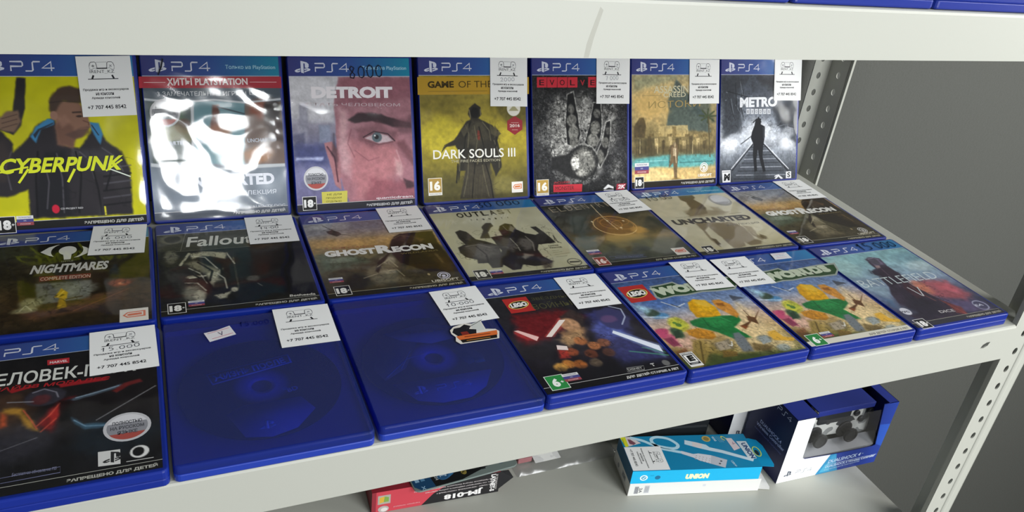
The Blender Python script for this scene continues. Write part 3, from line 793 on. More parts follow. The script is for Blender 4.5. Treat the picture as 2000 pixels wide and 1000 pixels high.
  ["rate","18+",[5.5,151.9],13.5,15,"2a2a2a","f0f0ec"],
  ["band",0],],
 'A7': [
  ["G",[0,"2c3036",45,"454b55",85,"8d949e",110,"c4c9d0",128,"8a9098",150,"4c5158",170,"34383f"]],
  ["N",0.2,7,10],
  ["N",0.15,3,11],
  ["P","2a2e34",[2.2,27.2,46.4,27.3,26.5,51.6,37.3,80.3,35.2,98.8,4.9,110.3],9,0.8],
  ["P","2a2e34",[131.8,52.6,134.4,123,120.3,113.9,95.1,87.8,89.2,66.8,110.4,60.8],9,0.8],
  ["P","1f2226",[61.8,27.3,130.9,27.4,131.8,52.6,88.6,45.9],10,0.8],
  ["E","dfe3e8",[63.7,99.6],22,16,14,0.8],
  ["E","e2e6ea",[15.1,116.8],14,12,9,0.7],
  ["E","dde1e6",[117.1,101.1],10,8,6,0.5],
  ["E","b9bec6",[23.8,106.8],10,6,3,0.7],
  ["E","c2c6cc",[109.2,107.2],12,5,3,0.7],
  ["L","70767e",[18.2,54.9,23.9,82.3],1.1,0.7,0.8],
  ["L","70767e",[121.8,54.4,99.9,59.8],1.1,0.7,0.8],
  ["L","15181c",[15.8,59.6,25.1,83.2],1.1,0.7,0.8],
  ["L","15181c",[116.6,93,130.4,95.9],1.1,0.7,0.8],
  ["L","70767e",[10,45.7,11.8,46.4],1.1,0.7,0.8],
  ["L","70767e",[122,54,120.1,68.3],1.1,0.7,0.8],
  ["L","15181c",[33.4,62.2,40.2,83.7],1.1,0.7,0.8],
  ["L","15181c",[100.6,83.1,124.1,88.3],1.1,0.7,0.8],
  ["L","70767e",[37.5,66.8,38.9,49],1.1,0.7,0.8],
  ["L","70767e",[108.4,81.2,110.3,74],1.1,0.7,0.8],
  ["L","15181c",[31.8,73.3,36.1,46.1],1.1,0.7,0.8],
  ["L","15181c",[97.4,92.1,125.3,86],1.1,0.7,0.8],
  ["L","70767e",[41.8,72.4,32.7,31.5],1.1,0.7,0.8],
  ["L","70767e",[114.7,68.6,102.1,86.1],1.1,0.7,0.8],
  ["L","15181c",[12.5,44.7,44.7,52.3],1.1,0.7,0.8],
  ["L","15181c",[120.1,91.6,100.7,67.4],1.1,0.7,0.8],
  ["L","70767e",[27.6,52.6,40.2,59],1.1,0.7,0.8],
  ["L","70767e",[117.1,74.4,107.6,75.2],1.1,0.7,0.8],
  ["L","15181c",[38.2,50,38,42.7],1.1,0.7,0.8],
  ["L","15181c",[128.2,66.3,101.1,90.1],1.1,0.7,0.8],
  ["L","70767e",[8.7,56.4,10.2,56],1.1,0.7,0.8],
  ["L","70767e",[124.5,54.2,113.6,52.4],1.1,0.7,0.8],
  ["L","15181c",[26.5,49.7,27,64],1.1,0.7,0.8],
  ["L","15181c",[113.6,69.7,101.2,75.1],1.1,0.7,0.8],
  ["L","70767e",[25.5,62.7,41,83.1],1.1,0.7,0.8],
  ["L","70767e",[96.1,93.1,115.7,89.6],1.1,0.7,0.8],
  ["L","15181c",[27.4,67,24.7,34.5],1.1,0.7,0.8],
  ["L","15181c",[121.5,84.8,129.5,93.7],1.1,0.7,0.8],
  ["P","484d55",[55,116.1,76,116.8,130.6,172.6,21.2,167],5,0.8],
  ["L","22252a",[51.2,120.1,80.6,120.1],1,0.7,0.75],
  ["L","b9bec6",[47.9,125.4,85.6,125.8],1,0.7,0.75],
  ["L","22252a",[44.7,130.8,90.6,131.5],1,0.7,0.75],
  ["L","b9bec6",[41.4,136.1,95.6,137.2],1,0.7,0.75],
  ["L","22252a",[38.2,141.4,100.6,142.9],1,0.7,0.75],
  ["L","b9bec6",[34.9,146.7,105.7,148.7],1,0.7,0.75],
  ["L","22252a",[31.7,152,110.8,154.5],1,0.7,0.75],
  ["L","b9bec6",[28.5,157.3,115.9,160.4],1,0.7,0.75],
  ["L","22252a",[25.2,162.5,121,166.3],1,0.7,0.75],
  ["L","e0e3e8",[54.2,115,20.3,148.1],1.1,0.5,1],
  ["L","1d2026",[55.8,116.1,22.2,150.3],1.6,0.6,1],
  ["L","e0e3e8",[76,115.7,118.9,152.5],1.1,0.5,1],
  ["L","1d2026",[74.2,116.7,117.6,155.1],1.6,0.6,1],
  ["P","15171c",[59.4,84.9,64.5,79.2,69.1,85.2,68.2,89.3,75.4,92.6,75.7,106.2,73.4,118.8,72.5,133.5,78.4,153.9,74.4,154.8,67.3,135.4,64.3,122.7,62.1,137.3,63.8,153.2,59.4,154.1,56.1,128.7,56.8,116.1,52.2,107.6,53.8,99.3,57.8,91.1],1.3,1],
  ["L","1a1c20",[55.5,103.6,35.5,115.4],1.2,0.5,1],
  ["L","17191e",[55.1,86.9,60.7,82.5,68.5,82.6],1.6,0.6,1],
  ["P","30343a",[58.6,154.1,78.4,155,81.5,169,58.9,167.8],4,0.7],
  ["K","1c2026",0.03,8,13,0.55,[1,27.2,130.9,27.4,133.6,101.5,2.2,98]],
  ["E","eef1f4",[66.3,99.7],14,10,9,0.7],
  ["E","f0f2f5",[17.6,114.8],12,8,5,0.7],
  ["E","f0f2f5",[115,118],14,8,5,0.6],
  ["N",0.15,2,35],
  ["P","15171c",[59.4,84.9,64.5,79.2,69.1,85.2,68.2,89.3,75.4,92.6,75.7,106.2,73.4,118.8,72.5,133.5,78.4,153.9,74.4,154.8,67.3,135.4,64.3,122.7,62.1,137.3,63.8,153.2,59.4,154.1,56.1,128.7,56.8,116.1,52.2,107.6,53.8,99.3,57.8,91.1],1,1],
  ["L","50555c",[72.8,93.6,74,108.3],1,0.6,0.8],
  ["t","METRO","eef0f2",[32.7,66.3,95.8,65.8],13.5,0.05,0],
  ["p","d5d8dc",[43.7,68.1,49.2,68.2,49.3,75,43.9,75.1]],
  ["t","E","4a4f57",[45.2,73.7,48,73.8],3.8,0.01,0],
  ["p","d5d8dc",[50.7,68.2,56.1,68.3,56.3,75.1,50.9,75.2]],
  ["t","X","4a4f57",[52.1,73.8,55,73.9],3.8,0.01,0],
  ["p","d5d8dc",[57.7,68.3,63.2,68.4,63.3,75.3,57.9,75.4]],
  ["t","O","4a4f57",[59.1,74,62,74],3.8,0.01,0],
  ["p","d5d8dc",[64.7,68.5,70.2,68.5,70.4,75.4,64.9,75.5]],
  ["t","D","4a4f57",[66.2,74.1,69.1,74.1],3.8,0.01,0],
  ["p","d5d8dc",[71.8,68.6,77.3,68.7,77.5,75.5,72,75.6]],
  ["t","U","4a4f57",[73.3,74.2,76.2,74.3],3.8,0.01,0],
  ["p","d5d8dc",[78.9,68.7,84.5,68.8,84.7,75.7,79.1,75.8]],
  ["t","S","4a4f57",[80.4,74.3,83.3,74.4],3.8,0.01,0],
  ["p","e8e8e8",[4.6,149.9,18.8,150.1,19.1,166.4,5.9,166.2]],
  ["t","M","1a1a1a",[7.9,164.2,17.6,163.8],9.5,0.06,0.1],
  ["l","555555",[5.6,152,18.4,152.2],0.8],
  ["P","eeeeee",[100.6,159.2,109.8,165.5,105.7,166.2,101.2,162.5,97.5,165.7,94.3,165.2],0.4,1],
  ["l","eeeeee",[94.2,162.1,98.5,160.6],1.4],
  ["p","e6e6e6",[114.1,156.2,123.4,156.2,123.7,165.8,114.4,165.7]],
  ["t","S","333333",[116.6,164.5,122,164.4],7,0.03,0],
  ["band",0],],
 'B1': [
  ["G",[0,"1e1e1b",50,"2b2820",90,"37301f",115,"4a3a22",140,"3a2c1a",170,"231d14"]],
  ["N",0.3,14,12],
  ["N",0.2,4,13],
  ["E","3b3f2e",[21.8,32.9],26,16,12,0.7],
  ["P","11100e",[39.1,19.7,84.4,25.2,84,60.2,42.8,56.9],5,0.9],
  ["P","15130f",[31.1,74,42.3,76.2,46.6,121.2,36.5,115.2],8,0.8],
  ["P","17140f",[84.1,82.2,99.7,83,100.2,120.6,85.3,121.5],8,0.8],
  ["P","72756c",[42.2,92.7,84.1,94.9,85,125.3,46.1,126.8],3,0.85],
  ["E","8c9084",[75.6,107.5],12,10,8,0.7],
  ["P","60422a",[34.1,137.2,64.1,132.5,90.8,118.7,114.4,111.3,109.7,130.5,73.6,145.7,43.8,151.8],6,0.8],
  ["E","a5502e",[107.6,103.7],9,6,5,0.8],
  ["E","d08a60",[108.1,104.9],2.5,2,1.5,0.8],
  ["E","97946c",[41.5,123.9],8,9,5,0.8],
  ["E","a9a678",[38.1,134.4],9,4,3,0.7],
  ["P","caa427",[57.9,117.8,62.6,104.9,67.5,111.9,67.6,121.7],1.6,1],
  ["P","b08d24",[61.7,120.5,66.1,119.5,67.8,135.1,60.9,137.4],2,1],
  ["L","45351c",[67.2,122.6,78.9,120.2],1.4,0.6,1],
  ["P","2c2112",[59.6,144.5,64.3,136.3,71.7,141.6],3,0.8],
  ["p","dcdcd4",[42.3,37.8,48.6,29.6,56.2,25.8,64.2,26,72.4,29.3,78.6,34.2,83.9,40.6,79.1,46.7,73.3,51.4,65.5,52.7,57.7,50.3,49.6,45.5]],
  ["e","141411",[63.7,38.6],13,15,0.4,1],
  ["e","dcdcd4",[64.1,38.2],7.2,8.2,0.4,1],
  ["p","dcdcd4",[59.9,37.5,67.8,38.4,67.1,54.8,61.8,54.9],0.4,1],
  ["K","15120c",0.03,10,14,0.5],
  ["N",0.2,3,36],
  ["L","c8c49a",[34.7,134.6,38.3,127,43.3,135.5],1,0.8,0.8],
  ["L","b0ac80",[39,125.3,43,120.4,45.4,128.5],1,0.8,0.7],
  ["L","8a5a38",[73.5,142,100.3,124.6,113.4,115.2],1.4,1,0.6],
  ["L","e8c84a",[60.6,117.4,64.7,109.3],1.6,0.8,0.8],
  ["t","LITTLE","8a8880",[60.1,59.1,69.3,59.2],2.4,0.02,0],
  ["t","NIGHTMARES","cfcec6",[36.8,76.2,96.7,78.1],15,0.04,0.1],
  ["p","7a3a28",[44.6,81.9,84.2,82.8,84.4,90.7,45.2,89.9]],
  ["t","COMPLETE EDITION","d0b8a0",[45.6,88.9,83.9,90.2],5.5,0.01,0],
  ["logo","tag",[107.4,148.3],21.5,19,"dd7f62","e6e2d6"],
  ["band",0],],
 'B2': [
  ["G",[0,"3a382c",40,"2e2d25",80,"26251f",120,"25241f",170,"1b1b18"]],
  ["N",0.3,9,14],
  ["N",0.2,3,15],
  ["P","4a4838",[0.8,18.8,84.3,22.3,82.7,58.2,1.9,55.9],3,0.8],
  ["E","6f6b55",[14.5,32.5],11,10,3,0.8],
  ["E","38362b",[15,32.6],7.5,7,1.5,0.9],
  ["P","a9a588",[28.1,63,41.3,60.6,61.6,66.7,58.9,78.1,48,72.6,37.4,69.4,30.7,74.1],3,1],
  ["P","8c896f",[24,80.9,34.8,76,50.5,95,44.6,115.9,39.4,101.8,28.7,90.8],5,0.9],
  ["P","c8c5a8",[41.5,102.2,50.1,99.4,54.7,95.8,49.1,112.5,42,123.9],4,0.8],
  ["P","15140f",[32.7,76.8,39.5,69.8,56.1,79.9,56.1,91.5,44.6,89.3],4,0.9],
  ["L","b5b296",[19.7,83.5,28.1,63],2.6,1.2,1],
  ["P","4a2820",[17.7,104.1,33.1,102.8,44.3,120.1,39.1,135.8,21.8,124],9,0.7],
  ["E","b0ac90",[29.3,106.4],6,2.5,1.5,0.9],
  ["L","d8d5bc",[26.2,108,39.7,106.2],1.6,0.8,1],
  ["E","9c9a86",[27.2,133.4],8,14,7,0.7],
  ["E","b8b49c",[48.4,120.9],6,8,4,0.7],
  ["P","cac6ac",[44.7,141.1,53,138.7,59.4,135.8,54.3,147.1,48.2,147.9],3,0.8],
  ["E","1a1712",[52.1,125.9],8,9,4,0.8],
  ["L","5e5b4a",[66.1,77.1,65.4,132.9],1.6,0.9,1],
  ["P","161613",[68.4,65.5,140.6,68.4,131.7,150.6,66.2,149.6],16,0.85],
  ["E","77746a",[79.1,118.4],6,5,3,0.6],
  ["L","66645c",[82.3,127.7,85.4,132.6],1,0.7,1],
  ["P","3a1f1a",[78.3,76.9,100.9,76.2,96,112.8,81.2,109.9],18,0.35],
  ["L","d8d6c0",[30,68.1,41.5,72.5,50.5,95],1.4,0.9,0.75],
  ["L","d8d6c0",[26.6,90.4,35.3,101,40.3,119.3],1.4,0.9,0.75],
  ["L","d8d6c0",[61.4,69,66.1,88.8],1.4,0.9,0.75],
  ["L","d8d6c0",[22.2,115.7,32.2,117.7,38.4,131.6],1.4,0.9,0.75],
  ["L","d8d6c0",[49.8,103.8,55.2,113.7,55.8,130.9],1.4,0.9,0.75],
  ["L","0e0d0a",[34.6,80.6,46,98.6,42.6,115.5],2,1,0.85],
  ["L","0e0d0a",[38.8,110.4,45.3,133],2,1,0.85],
  ["L","0e0d0a",[27.2,99.4,34.8,109.6],2,1,0.85],
  ["L","0e0d0a",[53.5,84.1,53.9,104.6],2,1,0.85],
  ["E","cfcbb2",[61.6,134.2],3,4,2,0.8],
  ["E","b4b09a",[32.9,138.6],5,8,3,0.8],
  ["E","88866f",[12,67.1],6,12,3,0.7],
  ["K","12110d",0.04,7,15,0.6,[2,53.5,72.8,66.3,63,161,-0.6,147.5]],
  ["N",0.2,2.5,37],
  ["l","8a8874",[21.6,21,84.3,22.3],0.4],
  ["l","8a8874",[16.1,57.3,83.8,58.4],0.4],
  ["l","8a8874",[27,23.2,21,56.9],0.4],
  ["t","Fallout","d9d8cc",[26.1,50.1,86.8,51.9],19.5,0.02,0.12],
  ["t","Bethesda","cfcdc2",[106,156.2,128.4,157.1],3.6,0.02,0.1],
  ["foot","ЗАПРЕЩЕНО ДЛЯ ДЕТЕЙ","23221e","bdbcb2"],
  ["rate","18+",[6.3,147.4],14.5,16,"1d1c19","eceae2"],
  ["flag",[22.7,146.5],13],
  ["band",0],],
 'B3': [
  ["G",[0,"70757e",45,"8a8580",68,"b0925c",84,"8f7346",92,"5a5a44",120,"4c4632",170,"382f20"]],
  ["N",0.18,12,16],
  ["N",0.12,4,17],
  ["E","646b77",[65.3,27.7],26,14,12,0.7],
  ["E","a9a8a6",[27.2,29.3],20,10,8,0.6],
  ["P","c8a060",[1.8,57,84.5,61.5,80.3,77.9,2.6,71.2],9,0.7],
  ["P","8c7d58",[3.3,73.6,79.1,82.4,53.9,101.1,2.8,100.5],6,0.6],
  ["P","546250",[4.1,87.4,40.4,91.8,51.9,109.7,3.4,119.9],9,0.7],
  ["E","8c9a86",[24.3,100.1],16,5,4,0.6],
  ["P","3f3826",[33.4,123.5,59.3,106.6,86.6,146.6,71.3,162.1,11.5,157.9],9,0.7],
  ["P","2d271c",[25.1,132.4,32.5,127.6,45,138.4,34.4,156.7,12.7,152.3],4,0.85],
  ["E","b0a890",[69,108.4],7,8,5,0.8],
  ["P","8f8468",[41.7,125.1,73.3,104.7,77.4,123.3,68.9,130.4,80.2,149.6,48.3,151.4],8,0.6],
  ["E","a59a80",[64.6,129.6],10,4,3,0.7],
  ["P","261d16",[80.6,74.3,87.4,62,95.3,57,131,56.6,128.3,81.4,130.2,105.8,133.4,142.8,100.8,136.5,79.7,114.9,76.2,93.7,61.5,115.9,54.7,129.8,52.6,127.2,58.3,110.8,72.3,95.3],2.2,0.92],
  ["P","4a3a28",[96.6,61,108.9,60.6,112.4,73.7,100.6,81.4,92.1,77.5],5,0.8],
  ["P","6a5034",[109.1,68.2,117.7,72.1,111,78.4],3,0.7],
  ["P","46371f",[109.5,99.7,126,100.3,132.6,138.2,120.3,140.3],10,0.8],
  ["P","6a5a38",[117.8,103.5,121.2,104.2,122.8,125.2,120.6,124.8],1,0.7],
  ["P","7d7458",[91.5,79.8,96.5,74.6,94.3,82.7],2,0.8],
  ["P","4d4632",[81.3,145.6,133.4,142.8,133.3,160,83.2,158.4],10,0.7],
  ["E","e0c890",[100.9,141.9],1.2,2,1,0.7],
  ["P","2f2a22",[21.7,39.7,29,37.7,34.8,43.2,36.1,48.3,30.7,52.3,23,44.9],1.6,0.9],
  ["L","3a352c",[20.7,27,34.3,45.6],0.9,0.6,1],
  ["L","3a352c",[20,36.9,32.8,35.8],0.8,0.6,1],
  ["L","3a352c",[32.8,47.8,44.6,51.7],0.9,0.6,1],
  ["K","2a2418",0.03,9,19,0.45,[4.8,83.1,148.1,99.5,133,164.2,1.8,155.9]],
  ["L","c2b894",[56.2,119.3,70.6,106.4,75.3,122.9],1.2,0.9,0.7],
  ["L","b0a684",[60.4,128.7,73.1,126.9,77.2,140.5],1.2,0.9,0.6],
  ["L","c8bf9e",[38.9,137.2,53.2,131.6],1,0.8,0.6],
  ["L","6a5a40",[85.6,66.6,94.3,60.6,102.9,64.6],1.4,1,0.7],
  ["N",0.16,2.5,38],
  ["t","A TOM CLANCY’S","a56a45",[13.6,77.1,66.4,79.7],3.4,0.01,0],
  ["t","GHOST","ecebe4",[11.8,92.2,62.1,93],11.8,0.06,0],
  ["t","R","ecebe4",[62.9,94.1,80,94.4],16.5,0.06,0],
  ["t","ECON","ecebe4",[78.9,94.2,121,93.9],11.8,0.06,0],
  ["logo","swirl",[108.2,140.1],13,13,"d6d4de",""],
  ["t","UBISOFT","d8d2be",[100.1,157.3,127.5,156.8],4.2,0.02,0],
  ["t","WILDLANDS","8a7a4a",[84.9,99.9,124.1,98.8],2.8,0,0],
  ["foot","ЗАПРЕЩЕНО ДЛЯ ДЕТЕЙ","262420","b8b29a"],
  ["rate","18+",[8.2,147],14.5,16,"1e1d1a","eceae2"],
  ["flag",[6.6,131.9],13],
  ["band",0],],
 'B4': [
  ["G",[0,"b9b698",50,"c2bfa2",100,"c8c5a4",170,"b0ad8a"]],
  ["N",0.06,16,18],
  ["E","c8c8b4",[61.8,42.7],26,20,14,0.5],
  ["P","3a3733",[17.1,67.2,23.5,63.5,29,68,31.3,76.6,34.2,86.3,43.5,92.5,53.4,103.2,49.5,122.4,48,135,41.3,146.3,30.3,146.3,29.8,135.8,19.1,134.9,20.5,127.8,10.9,120.8,7.7,110.6,9.1,100,18.6,95,16.5,81],1.5,1],
  ["P","6b6660",[16.1,99,35.5,95.6,48.3,104.6,47.3,122,30.6,127.6,17.5,120.9],9,0.75],
  ["P","5b564e",[30.1,71.7,31.4,81.2,26.2,89.5,23.4,84.5],3,0.8],
  ["P","2b2825",[51.1,84.5,65,82.2,66,70.4,70.6,61.5,78.6,56.6,85.8,60.2,85.6,71.2,92.8,82,102.8,87.3,107.7,84.5,104.3,69.3,110.6,69.1,114.5,83.2,118.4,107.6,97.3,108.5,91.6,118.9,91.7,132.2,97.2,146.1,86,150.4,74.6,150.4,64.2,145.3,58.5,153.6,49.4,153.9,43.9,142.6,44.3,130.1,52.6,114.2,52,91.6],1.5,1],
  ["P","7c766e",[84.8,92.5,92.9,96.2,89.9,111.8,78.6,118.8,76.8,100.4],8,0.7],
  ["P","807a70",[62.2,86.4,72.5,90.5,72.5,111,63.7,118.4,55.8,105.9],8,0.6],
  ["P","948e80",[83,61,85.4,68.7,80,77.5,77.3,72.3],3,0.75],
  ["L","b8b4a0",[71.4,90.3,73.1,106.6,72.1,117.7],1,0.8,0.8],
  ["P","a9a492",[73.7,122.4,82.8,128.4,70.8,134.9,69.2,130.3],4,0.7],
  ["P","4a463f",[39.3,84.9,48.5,67.6,49.3,60.5,57.2,52,62.9,52.9,63.2,60.3,58.6,64.4,52.5,73,50.3,86.7],1.5,1],
  ["P","4a4038",[85.4,133.2,98.1,144.2,90.7,155.5,82.6,158.1,83.9,150],4,0.8],
  ["L","3a362f",[120.6,108,121.9,91.6,119.2,103,123.6,109.6],0.9,0.6,1],
  ["K","1a1815",0.03,8,20,0.5,[19.8,67.7,133.3,66.5,91.1,159.7,0.3,126.2]],
  ["L","a09a8c",[18.2,99.4,32.5,97.4,43.2,105.9],1.2,1,0.6],
  ["L","8a8478",[74,62,75,71.9,81,75.3],1,0.8,0.7],
  ["L","a8a294",[90,88.7,92.4,103.1,87.4,120.4],1.4,1,0.6],
  ["L","1a1815",[28.9,101.2,33.6,119.6,29.8,135.8],1.6,1,0.7],
  ["t","O","23211c",[31,35.9,38.8,35.9],11.5,0.03,0],
  ["t","U","23211c",[40.7,35.7,48.5,35.6],11.5,0.03,0],
  ["t","T","2b2924",[50.5,35.4,58.2,35.3],11.5,0.03,0],
  ["t","L","36342c",[60.3,35.1,68,35],11.5,0.03,0],
  ["t","A","4e4b3e",[70.3,34.9,77.9,34.7],11.5,0.03,0],
  ["t","S","77735e",[80.3,34.6,87.9,34.4],11.5,0.03,0],
  ["t","T","a5a284",[90.4,34.3,98,34.1],11.5,0.03,0],
  ["t","T","3c3a30",[42.9,44.8,44.8,44.8],3.4,0.01,0],
  ["t","R","3c3a30",[50,44.9,51.9,44.9],3.4,0.01,0],
  ["t","I","3c3a30",[57.1,45,59,45],3.4,0.01,0],
  ["t","N","3c3a30",[64.2,45.1,66.2,45.1],3.4,0.01,0],
  ["t","I","3c3a30",[71.4,45.2,73.4,45.3],3.4,0.01,0],
  ["t","T","3c3a30",[78.7,45.3,80.6,45.4],3.4,0.01,0],
  ["t","Y","3c3a30",[85.9,45.4,87.9,45.5],3.4,0.01,0],
  ["t","СЕРИЯ","4c4a3c",[106.4,115.2,118,115.1],2.6,0.01,0],
  ["t","УЖАСОВ","4c4a3c",[105.7,119.6,120.1,119.8],3,0.01,0],
  ["l","8a8768",[106,124.1,114.2,124.7],0.6],
  ["l","8a8768",[105.4,128,116.2,128.1],0.6],
  ["l","8a8768",[105.2,132.4,124.1,131.8],0.6],
  ["l","8a8768",[104.9,137.2,117.9,137.3],0.6],
  ["E","4c4a3c",[120.1,150.3],8,7.5,0.4,1],
  ["E","b9b696",[120.1,150.3],6.8,6.3,0.4,1],
  ["p","4c4a3c",[115,148.5,126.5,149.4,125.7,152.2,114.2,151.4]],
  ["foot","ЗАПРЕЩЕНО ДЛЯ ДЕТЕЙ","2b2a26","b0ae98"],
  ["rate","18+",[7.9,147.7],15.5,17,"26251f","e6e4d6"],
  ["flag",[24.7,150.3],13],
  ["band",0],],
 'B5': [
  ["G",[0,"35332c",45,"34362f",90,"4e4837",112,"7a6840",125,"56553f",150,"4c4f42",170,"383a34"]],
  ["N",0.2,14,19],
  ["N",0.12,5,20],
  ["P","4a5450",[22.2,50.2,45.8,53.9,39.1,77.4,17.4,110.9,12.3,91.9],9,0.7],
  ["P","5a655f",[4.9,99.8,34.9,100.3,26.5,121.4,10.5,129.5,2.7,121.6],6,0.7],
  ["P","2a2925",[5.9,19.8,49.1,20.8,20.2,59.8,8.5,53.1],10,0.7],
  ["P","30312b",[121.1,60.2,145.7,87,126.6,96.3,119.1,75.2],12,0.7],
  ["E","8a5f30",[67.1,81.9],26,26,18,0.8],
  ["E","d0a050",[94,95.9],9,8,7,0.8],
  ["E","c9a45c",[64.6,109.8],26,8,8,0.8],
  ["P","8a7a50",[44.1,106.4,85.3,111,58.8,135.9,47.7,133.9],12,0.6],
  ["L","d8a860",[94.9,86.3,93.3,91.4,90.4,95.9,86.4,99.7,81.5,102.4,76,104.1,70.3,104.7,64.5,104,59,102.2,54,99.3,49.8,95.5,46.7,91.1,44.8,86.1,44.1,80.8,44.8,75.6,46.9,70.7,50.1,66.4,54.5,62.9,59.7,60.4,65.5,59.1,71.5,59.1,77.5,60.3,83,62.8,87.8,66.3,91.5,70.7,94,75.7,95.2,81,94.9,86.3],1.2,1,0.9],
  ["L","f0d8a0",[90.4,95.9,86.4,99.7,81.5,102.4,76,104.1,70.3,104.7,64.5,104,59,102.2,54,99.3,49.8,95.5,46.7,91.1,44.8,86.1,44.1,80.8,44.8,75.6,46.9,70.7],0.6,0.4,1],
  ["L","c89048",[80.1,79.1,79.3,81.8,77.8,84.2,75.8,86.2,73.3,87.7,70.5,88.7,67.5,89,64.5,88.7,61.6,87.7,59.1,86.2,56.9,84.2,55.3,81.8,54.3,79.1,54,76.3,54.4,73.6,55.5,71,57.2,68.7,59.5,66.9,62.2,65.6,65.1,64.9,68.2,64.8,71.2,65.5,74,66.7,76.4,68.6,78.3,70.8,79.6,73.5,80.2,76.2,80.1,79.1],0.8,0.7,0.9],
  ["L","c89048",[93.2,83.6,92.4,86,90.9,88.2,88.9,90,86.4,91.3,83.6,92.1,80.6,92.3,77.5,92,74.7,91.1,72.1,89.7,69.9,87.8,68.3,85.6,67.3,83.2,67,80.7,67.4,78.2,68.4,75.9,70.1,73.9,72.4,72.2,75.1,71.1,78,70.6,81.1,70.6,84.2,71.2,87,72.4,89.4,74.1,91.3,76.2,92.6,78.5,93.3,81.1,93.2,83.6],0.8,0.7,0.85],
  ["L","c08840",[92.3,73.6,91,76.2,88.7,78.6,85.6,80.5,81.9,81.8,77.7,82.6,73.3,82.7,68.9,82.1,64.7,81,61,79.3,57.9,77.1,55.6,74.6,54.3,71.8,53.9,69,54.6,66.2,56.3,63.7,58.9,61.5,62.2,59.8,66.2,58.7,70.6,58.2,75.1,58.4,79.6,59.2,83.7,60.7,87.2,62.7,89.9,65.1,91.7,67.9,92.5,70.7,92.3,73.6],0.6,0.6,0.8],
  ["L","f0d8a8",[65.6,27.1,64.8,61.8,68.2,91.7],0.8,0.6,1],
  ["L","e8c890",[63.7,43.8,74,92.6],0.5,0.5,0.8],
  ["E","f8e8c0",[46.5,68.8],1.2,1.8,1,0.9],
  ["E","f8e8c0",[66,69.4],1.2,1.8,1,0.9],
  ["E","f8e8c0",[85.7,72.5],1.2,1.8,1,0.9],
  ["E","f8e8c0",[74.6,87.9],1.2,1.8,1,0.9],
  ["P","4a4026",[55.5,130.9,63.3,130,58.8,140.3,52.2,143.4],3,0.7],
  ["L","4a4630",[59.9,136.1,67.7,141.8,59.9,144.8],0.8,0.6,1],
  ["P","6a6c58",[76,116.4,115.7,118.5,126.4,138.8,78,134.8],12,0.4],
  ["t","E","948a74",[9.9,39.6,17.7,39],12.5,-0.01,0],
  ["t","L","948a74",[20.5,38.9,28.1,38.3],12.5,-0.01,0],
  ["t","D","948a74",[31.2,38.2,38.7,37.5],12.5,-0.01,0],
  ["t","E","948a74",[42,37.5,49.3,36.8],12.5,-0.01,0],
  ["t","N","948a74",[52.9,36.8,60.1,36],12.5,-0.01,0],
  ["t","R","948a74",[73.9,35.2,80.7,34.3],12.5,-0.01,0],
  ["t","I","948a74",[85.2,34.5,91.8,33.6],12.5,-0.01,0],
  ["t","N","948a74",[96.5,33.7,103,32.8],12.5,-0.01,0],
  ["t","G","948a74",[108,33,114.3,32],12.5,-0.01,0],
  ["logo","tag",[106.9,143.2],17,15,"c8603e","d8d4c8"],
  ["foot","ДЛЯ ДЕТЕЙ СТАРШЕ 16 ЛЕТ","23221d","a8a690"],
  ["rate","16+",[7.3,146.4],15,17,"96463a","ecdcd2"],
  ["flag",[7.6,130.7],15],
  ["l","666a86",[27.3,147.5,69.2,149.9,69.3,155.1,27.8,153,27.3,147.5],0.5],
  ["t","Бесплатное обновление PS5","7d82a0",[33.2,151.9,66.4,153.7],3,0,0],
  ["band",0],],
 'B6': [
  ["G",[0,"bcb59a",60,"c0b99e",120,"c4bda0",170,"b5ad86"]],
  ["N",0.07,14,21],
  ["P","5d4f36",[58.4,21.5,79.9,19.4,80.1,30.1,74.1,34.8,77.7,49,76.3,59.5,69.2,74.1,42,77.6,41.5,69.9,55.8,56.4,58.9,40.8,55.9,32.2],3,0.95],
  ["P","8a7d60",[41,62,61.9,60,84.3,68.6,102,73.9,90.6,80,40.5,79.9],6,0.7],
  ["P","7b6d52",[37.8,94.4,85.2,99.5,94.7,113.5,98.6,145.3,88.4,155.1,67.5,156,45.3,161,50,130,43.3,124.2,49,106,39.5,114,35.2,132.1,37.4,146.2,34.3,152.4,32.4,136.2,36.1,111.1],3,0.9],
  ["P","c0b99c",[49,106,48.5,158.2,34.8,159.1,37.1,137,39.7,123.6],2.5,0.95],
  ["P","4d4028",[35.2,132.1,39.7,135.2,38.5,146.4,33.6,147.8],2,0.8],
  ["P","8a7c5e",[95.4,108.6,106,115.3,100.5,133.8,107.6,144.5,98.6,145.3,94.5,123.2],3,0.85],
  ["P","c4bda0",[94.7,113.5,90.1,143.8,100,152.5,92.7,134.9],4,0.8],
  ["P","5d5030",[103.3,131.9,109.6,140.1,103.5,146.2,99.4,140.7],2.5,0.8],
  ["P","94886a",[84.4,58,94.8,59.6,95.2,75.5,83.6,73.7],4,0.7],
  ["P","c8c1a4",[71,147.5,74.3,159.4,66,158],3,0.8],
  ["t","UNCHARTED","4a4540",[10.1,96,120.7,97.6],13.5,0.06,0],
  ["t","НАТАН ДРЕЙК","5e584c",[20.9,78.8,42.4,79.1],1.8,0.01,0],
  ["t","КОЛЛЕКЦИЯ","5e584c",[75.6,109.1,123.3,109.4],5.5,0.01,0],
  ["l","5e584c",[98.7,78.6,117.6,78.4],0.5],
  ["E","8d897e",[109.9,42.1],15,16,0.5,1],
  ["E","b9b8b8",[111.3,40.1],12.5,13,0.5,1],
  ["P","7d7a78",[96.7,46.3,121.1,47.1,113.1,54.2,99.9,52.2],1.5,0.6],
  ["foot","ЗАПРЕЩЕНО ДЛЯ ДЕТЕЙ","37352f","a8a48e"],
